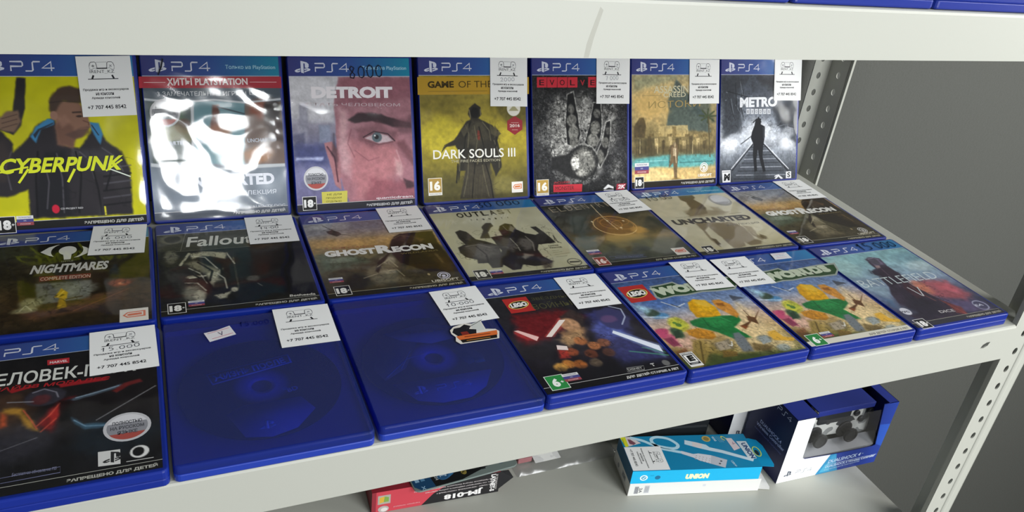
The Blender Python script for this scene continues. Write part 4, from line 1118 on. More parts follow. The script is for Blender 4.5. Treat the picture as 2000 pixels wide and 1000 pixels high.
  ["rate","18+",[9.2,147.5],15,16,"2b2a26","e2dfd2"],
  ["band",1],],
 'B7': [
  ["G",[0,"70757e",45,"8a8580",68,"b0925c",84,"8f7346",92,"5a5a44",120,"4c4632",170,"382f20"]],
  ["N",0.18,12,16],
  ["N",0.12,4,17],
  ["E","646b77",[65.3,27.7],26,14,12,0.7],
  ["E","a9a8a6",[27.2,29.3],20,10,8,0.6],
  ["P","c8a060",[1.8,57,84.5,61.5,80.3,77.9,2.6,71.2],9,0.7],
  ["P","8c7d58",[3.3,73.6,79.1,82.4,53.9,101.1,2.8,100.5],6,0.6],
  ["P","546250",[4.1,87.4,40.4,91.8,51.9,109.7,3.4,119.9],9,0.7],
  ["E","8c9a86",[24.3,100.1],16,5,4,0.6],
  ["P","3f3826",[33.4,123.5,59.3,106.6,86.6,146.6,71.3,162.1,11.5,157.9],9,0.7],
  ["P","2d271c",[25.1,132.4,32.5,127.6,45,138.4,34.4,156.7,12.7,152.3],4,0.85],
  ["E","b0a890",[69,108.4],7,8,5,0.8],
  ["P","8f8468",[41.7,125.1,73.3,104.7,77.4,123.3,68.9,130.4,80.2,149.6,48.3,151.4],8,0.6],
  ["E","a59a80",[64.6,129.6],10,4,3,0.7],
  ["P","261d16",[80.6,74.3,87.4,62,95.3,57,131,56.6,128.3,81.4,130.2,105.8,133.4,142.8,100.8,136.5,79.7,114.9,76.2,93.7,61.5,115.9,54.7,129.8,52.6,127.2,58.3,110.8,72.3,95.3],2.2,0.92],
  ["P","4a3a28",[96.6,61,108.9,60.6,112.4,73.7,100.6,81.4,92.1,77.5],5,0.8],
  ["P","6a5034",[109.1,68.2,117.7,72.1,111,78.4],3,0.7],
  ["P","46371f",[109.5,99.7,126,100.3,132.6,138.2,120.3,140.3],10,0.8],
  ["P","6a5a38",[117.8,103.5,121.2,104.2,122.8,125.2,120.6,124.8],1,0.7],
  ["P","7d7458",[91.5,79.8,96.5,74.6,94.3,82.7],2,0.8],
  ["P","4d4632",[81.3,145.6,133.4,142.8,133.3,160,83.2,158.4],10,0.7],
  ["E","e0c890",[100.9,141.9],1.2,2,1,0.7],
  ["P","2f2a22",[21.7,39.7,29,37.7,34.8,43.2,36.1,48.3,30.7,52.3,23,44.9],1.6,0.9],
  ["L","3a352c",[20.7,27,34.3,45.6],0.9,0.6,1],
  ["L","3a352c",[20,36.9,32.8,35.8],0.8,0.6,1],
  ["L","3a352c",[32.8,47.8,44.6,51.7],0.9,0.6,1],
  ["K","2a2418",0.03,9,19,0.45,[4.8,83.1,148.1,99.5,133,164.2,1.8,155.9]],
  ["L","c2b894",[56.2,119.3,70.6,106.4,75.3,122.9],1.2,0.9,0.7],
  ["L","b0a684",[60.4,128.7,73.1,126.9,77.2,140.5],1.2,0.9,0.6],
  ["L","c8bf9e",[38.9,137.2,53.2,131.6],1,0.8,0.6],
  ["L","6a5a40",[85.6,66.6,94.3,60.6,102.9,64.6],1.4,1,0.7],
  ["N",0.16,2.5,38],
  ["t","A TOM CLANCY’S","a56a45",[13.6,77.1,66.4,79.7],3.4,0.01,0],
  ["t","GHOST","ecebe4",[11.8,92.2,62.1,93],11.8,0.06,0],
  ["t","R","ecebe4",[62.9,94.1,80,94.4],16.5,0.06,0],
  ["t","ECON","ecebe4",[78.9,94.2,121,93.9],11.8,0.06,0],
  ["logo","swirl",[108.2,140.1],13,13,"c8c6c0",""],
  ["t","UBISOFT","d8d2be",[100.1,157.3,127.5,156.8],4.2,0.02,0],
  ["t","WILDLANDS","8a7a4a",[84.9,99.9,124.1,98.8],2.8,0,0],
  ["foot","ЗАПРЕЩЕНО ДЛЯ ДЕТЕЙ","262420","b8b29a"],
  ["rate","18+",[8.2,147],14.5,16,"1e1d1a","eceae2"],
  ["flag",[6.6,131.9],13],
  ["band",0],],
 'C1': [
  ["G",[0,"17181b",60,"1d1a1c",100,"201d1f",130,"1f1f22",170,"19191b"]],
  ["N",0.2,12,22],
  ["E","5b3f2c",[37.1,82.5],16,24,16,0.6],
  ["E","3a3942",[44.5,116.7],22,18,14,0.6],
  ["E","1f2a33",[104.3,125.4],26,18,14,0.6],
  ["P","b98a34",[34.5,79.7,45.1,82.6,52.1,99,57.5,110.5,51.4,104.9,42.1,88.1,32.8,85.5],5,0.9],
  ["P","cf5a34",[32.6,83.4,36.3,86.5,37.4,99.1,34.2,100.2],5,0.8],
  ["P","7d2022",[55.9,104.1,67.3,79.8,76.9,77.9,68.3,99.3,64.4,112.4],6,0.9],
  ["P","b02a28",[62.8,93.6,67.6,84.2,69.3,95.4,65.1,104.6],4,0.85],
  ["E","35333c",[58.6,73.1],13,10,2,0.9],
  ["L","8f8d98",[51,66.7,58,64,65.6,69.4,67.1,75.4],1,0.8,0.8],
  ["E","5b2a2c",[56.4,75.8],6,5,3,0.8],
  ["P","50606d",[71,80.8,79.4,78.6,91.7,75,106.8,70.9,109.4,73.9,88,79.7,77.1,82.4],2,0.85],
  ["P","6f2626",[100.5,77.3,109.4,70.4,119.8,67.1,121.7,71.2,112,73.4,104.3,80.6],2,0.9],
  ["P","3f5f72",[76,100.3,84,109.7,99.5,111.9,99.5,117,85.3,115.2,79.2,108.4],3,0.9],
  ["L","8a8a90",[36.3,73.8,51.7,76.8],1.2,0.8,0.8],
  ["L","b9b9bc",[91.6,107.7,130,78.5],0.6,0.5,0.8],
  ["L","8a8a90",[36.5,123.9,56.7,116.2],0.6,0.5,0.7],
  ["L","d86048",[55.9,104.1,63.3,93.8,68.7,82.4],1,0.7,0.7],
  ["L","d86048",[58.6,110.8,67.1,98.9],1,0.7,0.7],
  ["L","d86048",[46.5,85,52,96.9,56.1,107.2],1,0.7,0.7],
  ["L","9ab0c0",[78.2,79.4,91.7,76.2,105.6,72.2],0.9,0.6,0.8],
  ["L","7a9ab0",[77.9,103.9,85.2,112.1,98.3,114.6],0.9,0.6,0.8],
  ["P","0f1012",[67.3,79.8,75.8,79.8,75.4,101.2,69.7,103.8],3,0.8],
  ["N",0.15,3,39],
  ["p","b53038",[57.6,28.9,72.2,29,72.4,35.8,58.1,35.4]],
  ["t","MARVEL","e8d0d0",[59.4,34,71.2,34.2],3,0.03,0],
  ["t","ЧЕЛОВЕК-ПАУК","d9dad2",[17.4,53.5,117.4,56.8],15,0.02,0],
  ["P","a02228",[35.1,60.3,51.6,57.8,51.7,59.7,37.7,63.7],1,0.9],
  ["P","a02228",[66.4,60.5,99.1,59.5,96.6,63.6,67.8,64.8],1.4,0.9],
  ["t","МАЙЛЗ МОРАЛЕС","a8242a",[23.3,59.5,99.1,63.5],5.5,0.02,0.2],
  ["badge",[110.9,119.7],15],
  ["p","d4d4d0",[93.2,140.9,106.4,141.7,106.6,155.9,93.6,154.9]],
  ["logo","ps",[96,142.6],12,11,"2a2a2c",""],
  ["E","e0e0dc",[118,146.9],5.8,6,0.4,1],
  ["E","1b1b1d",[117.3,146.7],3.6,4.4,0.5,1],
  ["l","c0c0bc",[110,155,126.3,155.3],0.7],
  ["l","777a9a",[36.9,150.1,71.9,148.7,72.1,154.1,37.4,154.8],0.4],
  ["t","Бесплатное обновление PS5","8a8da8",[45.3,150.3,69.8,150.8],3,0,0],
  ["foot","ЗАПРЕЩЕНО ДЛЯ ДЕТЕЙ","1b1b1c","b4b4aa"],
  ["band",0],],
 'C2': [
],
 'C3': [
],
 'C4': [
  ["G",[0,"25282b",50,"232226",90,"2a2630",130,"1d1a22",170,"121216"]],
  ["N",0.25,14,23],
  ["P","7a1c20",[17,53.3,64.2,56.2,82.7,71,32.8,96.6,10.3,100.5,9.6,88.6],12,0.8],
  ["P","3c3f78",[89.2,64.6,127.5,67.9,114.5,96.5,118.4,136.5,131.5,149,83.1,145.9,80.4,105.7],14,0.8],
  ["E","5a66b0",[96,94.6],14,14,9,0.7],
  ["P","d84848",[8.3,77.5,27.1,89.3,24.4,97,16.2,93.8,7.6,81],3.5,0.7],
  ["p","f4c8c0",[9.1,77.5,13.1,77.5,27.5,91.1,23.2,96.2]],
  ["P","c86058",[33.4,92,58.5,68,67.1,70,41.6,94],3.5,0.8],
  ["p","f4e6dc",[34,92.6,57.2,70.8,63.1,71.7,38.9,93.8]],
  ["P","3a3230",[59.7,65.7,76.4,57.7,82.7,71,74.4,87,60.4,83.7],3,0.9],
  ["E","c89a72",[64.1,80.8],9,11,2.5,0.9],
  ["P","a88058",[48.8,88.4,74.4,87,68.2,105.2,47.6,109.7],7,0.8],
  ["P","c8a070",[40.9,98.6,69.4,90.8,67.7,100.2,47.6,109.7],7,0.6],
  ["E","c07848",[70.7,115.3],6,6,3,0.85],
  ["E","b06a3c",[61.6,106],6,6,3,0.85],
  ["E","8a5438",[81.2,113.1],6,6,3,0.85],
  ["E","a05030",[46.2,118.6],6,6,3,0.85],
  ["E","6a3a28",[62.6,125],6,6,3,0.85],
  ["E","c88038",[35.7,133.9],6,6,3,0.85],
  ["E","b86a30",[46.1,136.5],6,6,3,0.85],
  ["E","6a5a48",[60.3,137.9],6,6,3,0.85],
  ["E","d09a48",[27.4,136.2],6,6,3,0.85],
  ["E","5a3a30",[78.5,126.6],6,6,3,0.85],
  ["P","c23a30",[34.9,111.2,44.6,115.9,42.2,126.7,33,124.4],4,0.8],
  ["p","ecdcd6",[37.5,106.3,46.1,109.8,44.8,115.5,35.5,112.5]],
  ["N",0.22,3,24],
  ["K","1a1214",0.04,6,21,0.6,[43.3,87.1,99.3,100.4,66.7,159.1,15.6,145.9]],
  ["E","3f3f66",[109.1,79.7],15,18,3,0.9],
  ["L","c8d2e8",[114.8,60.2,124.5,67.2,121.9,80.1,112.7,91],1.2,0.9,0.9],
  ["E","6a5078",[104.1,79.9],8,6,3,0.8],
  ["P","90a8d8",[99.6,95.5,132.6,129.3,125.8,145.3,96.6,102.3],4,0.6],
  ["p","e8f0fa",[99.1,97.9,129.4,129.2,127.9,138.8,96.3,101.5]],
  ["L","4e9a78",[98.3,130.3,129.8,144],1.6,1.2,0.8],
  ["L","4e9a78",[112.4,127.9,129.6,139.3],1.2,1,0.8],
  ["P","15151b",[14,137.1,131.5,149,127.9,159.5,12.1,153.3],9,0.6],
  ["p","b8312e",[17.8,27,42.6,27,42.6,51,17.8,51]],
  ["logo","oval",[19.2,32.6],22,12.6,"f0f0ea","d8b030"],
  ["t","LEGO","f2f0ea",[21.9,42.8,38.6,41.9],7.2,0.07,0.08],
  ["t","ЗВЁЗДНЫЕ","5c5a3a",[45.8,35.4,86.2,38],6.5,-0.01,0],
  ["t","ВОЙНЫ","5c5a3a",[41.7,49.8,81.5,50.7],11,-0.01,0],
  ["l","8a8a88",[83,151.4,99.4,152.3,97.2,157.3,81,156.4,83,151.4],0.6],
  ["t","DISNEY","a8a8a4",[82.6,155.3,96.6,155.8],2.8,0.02,0],
  ["t","T","c8c8c4",[106.3,155.1,110.2,155],4,0.05,0],
  ["E","6a6a68",[121.5,153.4],3.5,4,0.5,1],
  ["foot","ДЛЯ ДЕТЕЙ СТАРШЕ 6 ЛЕТ","131316","d0d0cc"],
  ["rate","6+",[7,144.7],17,18.5,"2d8a45","eef2ea"],
  ["flag",[22.8,145.7],15],
  ["band",0],],
 'C5': [
  ["G",[0,"34466e",40,"4a6496",75,"7f94b4",100,"c0a898",125,"c2a470",150,"7f7038",170,"4a5a2c"]],
  ["N",0.1,8,25],
  ["P","e0c898",[113.7,83.1,124.2,126.8,131,166.8,61.1,154.3,73.2,115],18,0.8],
  ["P","d8b0a0",[9.2,119,44.8,122.8,20.7,144.4,7,132.2],12,0.8],
  ["E","3d63a8",[38.9,61.3],22,16,14,0.6],
  ["E","4f8fc0",[22,85.9],9,5,3,0.85],
  ["E","3a4a3a",[14.8,79.2],8,6,3,0.9],
  ["P","a8d0e0",[4.3,61.5,18.8,72.5,9.2,80.5,4.6,69.3],4,0.8],
  ["L","cfe0ea",[3.8,84.2,26.3,89.4],1.6,1,0.8],
  ["L","cfd6dd",[35.3,64.5,46.3,76,57.3,71.9],1.6,0.6,0.9],
  ["L","35383c",[43,70.6,48.9,77.1],1.2,0.6,1],
  ["E","b9b83c",[30.7,102.7],10,12,4,0.9],
  ["N",0.1,2.5,26],
  ["E","3a5a30",[32.8,102],5,5,2,0.7],
  ["E","a83a60",[7.5,109.3],8,5,3,0.9],
  ["P","b85070",[3.4,108.3,17.2,116.2,12.4,133.5,3,128.9],5,0.85],
  ["E","2c4a34",[21.3,114.9],6,9,3,0.9],
  ["P","d8a018",[61.8,71.6,70.9,66.9,82.8,72.2,86.1,84.9,81.8,99.5,71.5,100.9,56.3,96.2,56.4,83.5],2,1],
  ["P","e8b828",[68.5,70.4,81.2,74.6,81.4,89.1,65.2,88],6,0.7],
  ["P","1f7038",[44.5,101,62.1,97.5,84,100,98.8,103.3,98.3,110.8,83.2,119.8,89.6,138.1,71.2,136.1,60.2,121.6,43.4,108.1],2.5,1],
  ["P","2f8a48",[60.6,99.7,80.9,104.3,81.9,117,60.4,114.4],8,0.7],
  ["P","c08428",[32.2,112.7,45.5,112.2,57.4,121,54.5,129.8,40.7,128.8,30.3,120.5],2.5,1],
  ["P","c88a3a",[88.9,73.6,98.1,72.9,104.4,83.7,101.9,101.4,96.3,106.6,91.6,96.6,86.1,84.9],2.5,1],
  ["P","8a5420",[91,78,98.5,79.7,96.7,84.6,89.2,83],1.5,0.8],
  ["P","5d3a22",[107.7,105.3,114.9,109.5,128,99.5,114.8,112.1,111.1,121.3,107,115.3,93.2,124.5,90.5,119,104.1,114.7],1.5,0.95],
  ["P","8a4a28",[90.5,119,99.3,121,92.4,125.6],1.5,0.9],
  ["L","5d3a22",[111.3,95.8,110.5,108.5],0.9,0.6,1],
  ["P","3a3a40",[114,68.1,127.5,76.6,111.7,78.6],1.5,0.7],
  ["P","a08848",[28.4,128.2,40.7,128.8,36.7,148.3,16.2,169.1,0.7,165.2,20.7,144.4],5,0.85],
  ["P","807868",[47.5,137.4,65.6,134.8,61.2,149.8,43.4,147.7],4,0.85],
  ["P","5f6468",[74.3,127.3,82.6,136.4,77.5,158.3,66.5,155.6,69.8,138.1],4,0.85],
  ["L","e0e0d8",[57.8,142.1,61.9,145.4,65.5,139.4],1.2,0.7,1],
  ["P","d0a040",[110.3,133.4,122.6,146,131.1,150.4,105,146.5],2.5,0.9],
  ["E","7a8078",[100.9,143.2],8,6,3,0.85],
  ["P","5a4a2a",[83.6,146,101.6,155,92.7,162,79,156.4],4,0.8],
  ["N",0.14,3.2,27],
  ["P","2c3c1e",[2.1,139.9,10.2,146.2,44.8,154.7,88.6,161,131,166.8,124.2,178.7,-1.6,168.7],6,0.65],
  ["P","6a3a20",[2.1,139.9,15.2,138.6,10.5,155,2.7,153],5,0.7],
  ["N",0.15,2,28],
  ["E","8a9aa0",[109.9,159.3],7,5,3,0.7],
  ["P","e9c048",[70.8,69.6,81.8,71.2,84.7,82,77.2,82.9,69.9,76],3,0.7],
  ["P","b8860f",[56.4,88.6,62.8,96.4,75.9,99.4,67.1,99.9,55.6,94.8],2,0.8],
  ["L","14502a",[60.6,99.7,59,111.7,65.9,120.6],1.2,0.8,0.8],
  ["L","3fa45c",[64.2,99.3,79.5,101.5,85.1,110.3],1.2,0.9,0.8],
  ["P","a36d1c",[31,119.5,41.4,127.8,55.2,128.8,49.6,132.1,35.2,127.5],2,0.8],
  ["P","c04a70",[4,106.1,10.1,105.1,13,112.9,5.2,120.4,1.1,117.1],1.5,0.9],
  ["P","7a2f4a",[2.6,119.7,11.9,119.6,13.7,131.5,5.8,134.1],1.5,0.8],
  ["P","263c2c",[19.2,112,25.3,111.1,21.4,121.9,14.7,122.6],1.2,0.9],
  ["P","d0d048",[23.7,98.6,30.6,95.3,37.7,99.4,37.8,106.7,27.4,110.3,21,105.3],2,0.8],
  ["E","3d6a30",[30,103.7],3,3,1,0.8],
  ["E","4a7a38",[27.9,99.6],2,2,0.8,0.8],
  ["P","6f767a",[75.7,127.7,82.2,128,82.6,136.4,77.7,153.8,68.6,155,68.2,144.6],1.5,0.9],
  ["P","a79a82",[48.9,137.7,61.4,136.1,58.4,149.1,45.5,149.3],1.5,0.9],
  ["P","8f7a40",[27.1,132.5,36.6,130.1,31.4,151.4,14.8,166.6,5.8,164.4],2,0.8],
  ["L","4a3a1c",[35.2,132.1,17.3,165.2],1.6,1,0.7],
  ["P","97a0a0",[96.8,139.8,105.5,139.5,104.9,148.8,93.3,150.7],1.4,0.85],
  ["P","d8a838",[111.7,133.7,120.7,133.4,122,144.6,131.9,149.4,127.2,153,109.3,147.5],1.4,0.9],
  ["P","7a5a28",[48.9,149,61.1,154.3,56.9,159.9,42.1,158.5],2,0.7],
  ["K","241c10",0.03,6,22,0.5,[12.1,124.3,141,155.1,124.2,178.7,-1.6,168.7]],
  ["K","2c2a20",0.03,7,23,0.4,[10.9,90.8,138.5,120,116.5,167.8,0.1,152.4]],
  ["p","9aa39a",[38.8,35.3,53.9,34.3,68.3,32.2,73.1,39.8,96,37.4,121.1,35.3,147,35.5,140.4,49.5,128.1,59.9,105.9,59.4,89.6,57.3,67.3,59.4,54.5,58,37.7,60.5,33.7,56.1]],
  ["p","2e4a2c",[40,37.6,52.4,36.8,66.7,34.7,71.5,42.3,94.3,39.9,118.7,38.6,142.7,38.8,137.6,49.5,128.3,57.1,107.6,57,91.2,54.9,68.8,57,55.9,55.8,39.2,58.1,36.6,54.1]],
  ["t","WORLDS","c3cdb4",[37.4,54.3,130.4,51.8],15,0.09,-0.1],
  ["p","b8312e",[4.2,30.5,33.4,30.5,33.4,59.5,4.2,59.5]],
  ["logo","oval",[6,37.4],25.6,15,"f0f0ea","d8b030"],
  ["t","LEGO","f2f0ea",[9.2,49.4,28.6,48.4],8.4,0.07,0.08],
  ["p","e0e0dc",[4.5,143.5,18,143.5,18,164,4.5,164]],
  ["p","161616",[5.5,146.2,17,146.2,17,161,5.5,161]],
  ["p","f0f0ec",[6.4,147.2,16.1,147.2,16.1,158.2,6.4,158.2]],
  ["t","E","161616",[8,156.6,14.5,156.4],8.2,0.08,0.12],
  ["t","EVERYONE","3a3a3a",[5.5,145.6,17,145.6],1.3,0.02,0],
  ["t","CONTENT","d0d0d0",[7.5,160.4,15,160.4],1.5,0.02,0],
  ["band",0],],
 'C6': [
  ["G",[0,"34466e",40,"4a6496",75,"7f94b4",100,"c0a898",125,"c2a470",150,"7f7038",170,"4a5a2c"]],
  ["N",0.1,8,25],
  ["P","e0c898",[113.7,83.1,124.2,126.8,131,166.8,61.1,154.3,73.2,115],18,0.8],
  ["P","d8b0a0",[9.2,119,44.8,122.8,20.7,144.4,7,132.2],12,0.8],
  ["E","3d63a8",[38.9,61.3],22,16,14,0.6],
  ["E","4f8fc0",[22,85.9],9,5,3,0.85],
  ["E","3a4a3a",[14.8,79.2],8,6,3,0.9],
  ["P","a8d0e0",[4.3,61.5,18.8,72.5,9.2,80.5,4.6,69.3],4,0.8],
  ["L","cfe0ea",[3.8,84.2,26.3,89.4],1.6,1,0.8],
  ["L","cfd6dd",[35.3,64.5,46.3,76,57.3,71.9],1.6,0.6,0.9],
  ["L","35383c",[43,70.6,48.9,77.1],1.2,0.6,1],
  ["E","b9b83c",[30.7,102.7],10,12,4,0.9],
  ["N",0.1,2.5,26],
  ["E","3a5a30",[32.8,102],5,5,2,0.7],
  ["E","a83a60",[7.5,109.3],8,5,3,0.9],
  ["P","b85070",[3.4,108.3,17.2,116.2,12.4,133.5,3,128.9],5,0.85],
  ["E","2c4a34",[21.3,114.9],6,9,3,0.9],
  ["P","d8a018",[61.8,71.6,70.9,66.9,82.8,72.2,86.1,84.9,81.8,99.5,71.5,100.9,56.3,96.2,56.4,83.5],2,1],
  ["P","e8b828",[68.5,70.4,81.2,74.6,81.4,89.1,65.2,88],6,0.7],
  ["P","1f7038",[44.5,101,62.1,97.5,84,100,98.8,103.3,98.3,110.8,83.2,119.8,89.6,138.1,71.2,136.1,60.2,121.6,43.4,108.1],2.5,1],
  ["P","2f8a48",[60.6,99.7,80.9,104.3,81.9,117,60.4,114.4],8,0.7],
  ["P","c08428",[32.2,112.7,45.5,112.2,57.4,121,54.5,129.8,40.7,128.8,30.3,120.5],2.5,1],
  ["P","c88a3a",[88.9,73.6,98.1,72.9,104.4,83.7,101.9,101.4,96.3,106.6,91.6,96.6,86.1,84.9],2.5,1],
  ["P","8a5420",[91,78,98.5,79.7,96.7,84.6,89.2,83],1.5,0.8],
  ["P","5d3a22",[107.7,105.3,114.9,109.5,128,99.5,114.8,112.1,111.1,121.3,107,115.3,93.2,124.5,90.5,119,104.1,114.7],1.5,0.95],
  ["P","8a4a28",[90.5,119,99.3,121,92.4,125.6],1.5,0.9],
  ["L","5d3a22",[111.3,95.8,110.5,108.5],0.9,0.6,1],
  ["P","3a3a40",[114,68.1,127.5,76.6,111.7,78.6],1.5,0.7],
  ["P","a08848",[28.4,128.2,40.7,128.8,36.7,148.3,16.2,169.1,0.7,165.2,20.7,144.4],5,0.85],
  ["P","807868",[47.5,137.4,65.6,134.8,61.2,149.8,43.4,147.7],4,0.85],
  ["P","5f6468",[74.3,127.3,82.6,136.4,77.5,158.3,66.5,155.6,69.8,138.1],4,0.85],
  ["L","e0e0d8",[57.8,142.1,61.9,145.4,65.5,139.4],1.2,0.7,1],
  ["P","d0a040",[110.3,133.4,122.6,146,131.1,150.4,105,146.5],2.5,0.9],
  ["E","7a8078",[100.9,143.2],8,6,3,0.85],
  ["P","5a4a2a",[83.6,146,101.6,155,92.7,162,79,156.4],4,0.8],
  ["N",0.14,3.2,27],
  ["P","2c3c1e",[2.1,139.9,10.2,146.2,44.8,154.7,88.6,161,131,166.8,124.2,178.7,-1.6,168.7],6,0.65],
  ["P","6a3a20",[2.1,139.9,15.2,138.6,10.5,155,2.7,153],5,0.7],
  ["N",0.15,2,28],
  ["E","8a9aa0",[109.9,159.3],7,5,3,0.7],
  ["P","e9c048",[70.8,69.6,81.8,71.2,84.7,82,77.2,82.9,69.9,76],3,0.7],
  ["P","b8860f",[56.4,88.6,62.8,96.4,75.9,99.4,67.1,99.9,55.6,94.8],2,0.8],
  ["L","14502a",[60.6,99.7,59,111.7,65.9,120.6],1.2,0.8,0.8],
  ["L","3fa45c",[64.2,99.3,79.5,101.5,85.1,110.3],1.2,0.9,0.8],
  ["P","a36d1c",[31,119.5,41.4,127.8,55.2,128.8,49.6,132.1,35.2,127.5],2,0.8],
  ["P","c04a70",[4,106.1,10.1,105.1,13,112.9,5.2,120.4,1.1,117.1],1.5,0.9],
  ["P","7a2f4a",[2.6,119.7,11.9,119.6,13.7,131.5,5.8,134.1],1.5,0.8],
  ["P","263c2c",[19.2,112,25.3,111.1,21.4,121.9,14.7,122.6],1.2,0.9],
  ["P","d0d048",[23.7,98.6,30.6,95.3,37.7,99.4,37.8,106.7,27.4,110.3,21,105.3],2,0.8],
  ["E","3d6a30",[30,103.7],3,3,1,0.8],
  ["E","4a7a38",[27.9,99.6],2,2,0.8,0.8],
  ["P","6f767a",[75.7,127.7,82.2,128,82.6,136.4,77.7,153.8,68.6,155,68.2,144.6],1.5,0.9],
  ["P","a79a82",[48.9,137.7,61.4,136.1,58.4,149.1,45.5,149.3],1.5,0.9],
  ["P","8f7a40",[27.1,132.5,36.6,130.1,31.4,151.4,14.8,166.6,5.8,164.4],2,0.8],
  ["L","4a3a1c",[35.2,132.1,17.3,165.2],1.6,1,0.7],
  ["P","97a0a0",[96.8,139.8,105.5,139.5,104.9,148.8,93.3,150.7],1.4,0.85],
  ["P","d8a838",[111.7,133.7,120.7,133.4,122,144.6,131.9,149.4,127.2,153,109.3,147.5],1.4,0.9],
  ["P","7a5a28",[48.9,149,61.1,154.3,56.9,159.9,42.1,158.5],2,0.7],
  ["K","241c10",0.03,6,22,0.5,[12.1,124.3,141,155.1,124.2,178.7,-1.6,168.7]],
  ["K","2c2a20",0.03,7,23,0.4,[10.9,90.8,138.5,120,116.5,167.8,0.1,152.4]],
  ["p","9aa39a",[38.8,35.3,53.9,34.3,68.3,32.2,73.1,39.8,96,37.4,121.1,35.3,147,35.5,140.4,49.5,128.1,59.9,105.9,59.4,89.6,57.3,67.3,59.4,54.5,58,37.7,60.5,33.7,56.1]],
  ["p","2e4a2c",[40,37.6,52.4,36.8,66.7,34.7,71.5,42.3,94.3,39.9,118.7,38.6,142.7,38.8,137.6,49.5,128.3,57.1,107.6,57,91.2,54.9,68.8,57,55.9,55.8,39.2,58.1,36.6,54.1]],
  ["t","WORLDS","c3cdb4",[37.4,54.3,130.4,51.8],15,0.09,-0.1],
  ["foot","ДЛЯ ДЕТЕЙ СТАРШЕ 6 ЛЕТ","cfccbc","77756c"],
  ["rate","6+",[6,149],16.5,18,"2a8040","eef2ea"],
  ["flag",[24.5,148.6],13],
  ["band",0],],
 'C7': [
  ["G",[0,"7ba6ac",40,"86aeb2",85,"8a9cb0",110,"6a7290",140,"3c3c54",170,"343448"]],
  ["N",0.12,12,29],
  ["E","a4c4c0",[11.6,47.5],22,20,14,0.7],
  ["E","6f93a0",[122,42],26,10,9,0.7],
  ["E","c8d4d0",[118.1,63.6],22,10,9,0.5],
  ["P","a0bcc6",[2.2,81.4,35.4,93.4,16.9,118.3,8,106.9],10,0.6],
  ["P","4a6e8c",[6.3,101.7,16.9,118.3,9.7,135,3.7,124.6],10,0.6],
  ["P","b05a62",[89.7,89.7,117.7,98.1,124.9,127.5,108.2,138.4,71.2,123.1,73.3,101.5],12,0.9],
  ["E","d8876a",[74,104.1],9,14,8,0.9],
  ["P","d07080",[115.3,100.2,123.8,117.3,111.5,124.6,96.1,113.8],8,0.7],
  ["P","6a5a80",[69.1,125,122.9,141.7,122.7,162.9,76.3,150.1],12,0.7],
  ["P","352a3a",[55.3,37.3,66,33.9,76.1,38.6,71.6,54.2,71.6,65,68.7,80.1,66.7,97.5,73.4,121.2,82,142.1,84.8,161.2,21.8,160,8.9,143.8,18.5,123.3,26,106,35.4,93.4,40.5,74.3,52.7,58.5,52.5,47.7],2.6,0.95],
  ["P","7a7088",[59.5,36.8,73.4,39.5,70.8,51.4,56.3,51.2],4,0.75],
  ["P","3f5260",[39.3,58.4,48.3,62.9,42.3,70.8,36.6,65.7],2,0.8],
  ["P","5a3036",[53.5,61.3,70.9,62.2,64.2,79.2,52.4,76.7],5,0.7],
  ["P","24202e",[43.1,109.7,64.8,128.9,65.1,152.1,21.8,160,16.8,141.1],12,0.8],
  ["P","7a3a3a",[76.3,131.4,87,145.6,82,160.5,72.1,153.7],3.5,0.85],
  ["L","a04a3c",[74.1,128.5,81.6,159.3],1.2,0.8,0.7],
  ["K","1c1824",0.03,9,24,0.5,[59.8,32.7,94.3,85.5,82,160.5,13,144.7]],
  ["E","4a4652",[63.4,42.2],6,9,1.5,0.95],
  ["P","a08a86",[56.3,51.2,62.4,52.4,58.7,59.7,52.4,59.7],1.2,0.8],
  ["P","2e2434",[49.7,57.9,69.3,56.5,73.2,70.6,72.5,88.6,43.3,92.6,45.1,80.4,37.2,63.2],2.5,0.9],
  ["L","9a90a8",[60.3,36.9,69.5,36,73.8,41],1,0.8,0.8],
  ["L","6f7f88",[41.5,56.2,38.9,68.8,44.6,73.8],1.4,0.8,0.8],
  ["P","5b6478",[16.9,118.3,21,130.7,25,143,10.3,144.1,7.5,132.3],7,0.6],
  ["P","4a2a34",[60.6,86.2,67.4,100.2,64.7,119.3,49.1,120.6,51.5,101.8],4,0.7],
  ["L","5a4a58",[58.7,59.7,55.3,77.4,49.9,96.5],1.6,1,0.7],
  ["L","b06a5a",[63.7,96.9,63.2,114.1,67.7,129.5],1.2,1,0.6],
  ["P","c8606a",[97.9,99.1,117.3,108.3,111.7,119.7,93.2,113.2],5,0.6],
  ["N",0.14,4,40],
  ["t","BATTLEFIELD","d0dcdc",[4.8,89.3,116,91.3],14.5,-0.01,0],
  ["l","e0e4e4",[56.8,99.2,60.8,117.9],1.3],
  ["l","e0e4e4",[69.9,101.2,61.8,118.6],1.3],
  ["E","a8a8c0",[114.9,148.3],9,9,0.5,1],
  ["E","4f4c68",[114.4,148.6],7.6,7.6,0.5,1],
  ["t","EA","c8c8d8",[106.4,149.9,118.1,150.2],4,0.03,0.2],
  ["t","DICE","b8b4b4",[52.2,150.3,72.8,151.6],4.6,0.02,0],
  ["E","c8c8d0",[13.9,138.2],6,6.5,0.4,1],
  ["t","РУС","44404e",[6.2,140.1,17.5,141.3],3.6,0.04,0],
  ["foot","ЗАПРЕЩЕНО ДЛЯ ДЕТЕЙ","2e2d36","a8a494"],
  ["rate","18+",[6.5,153.2],15,16,"1d1d22","eceae6"],
  ["band",0],],
}
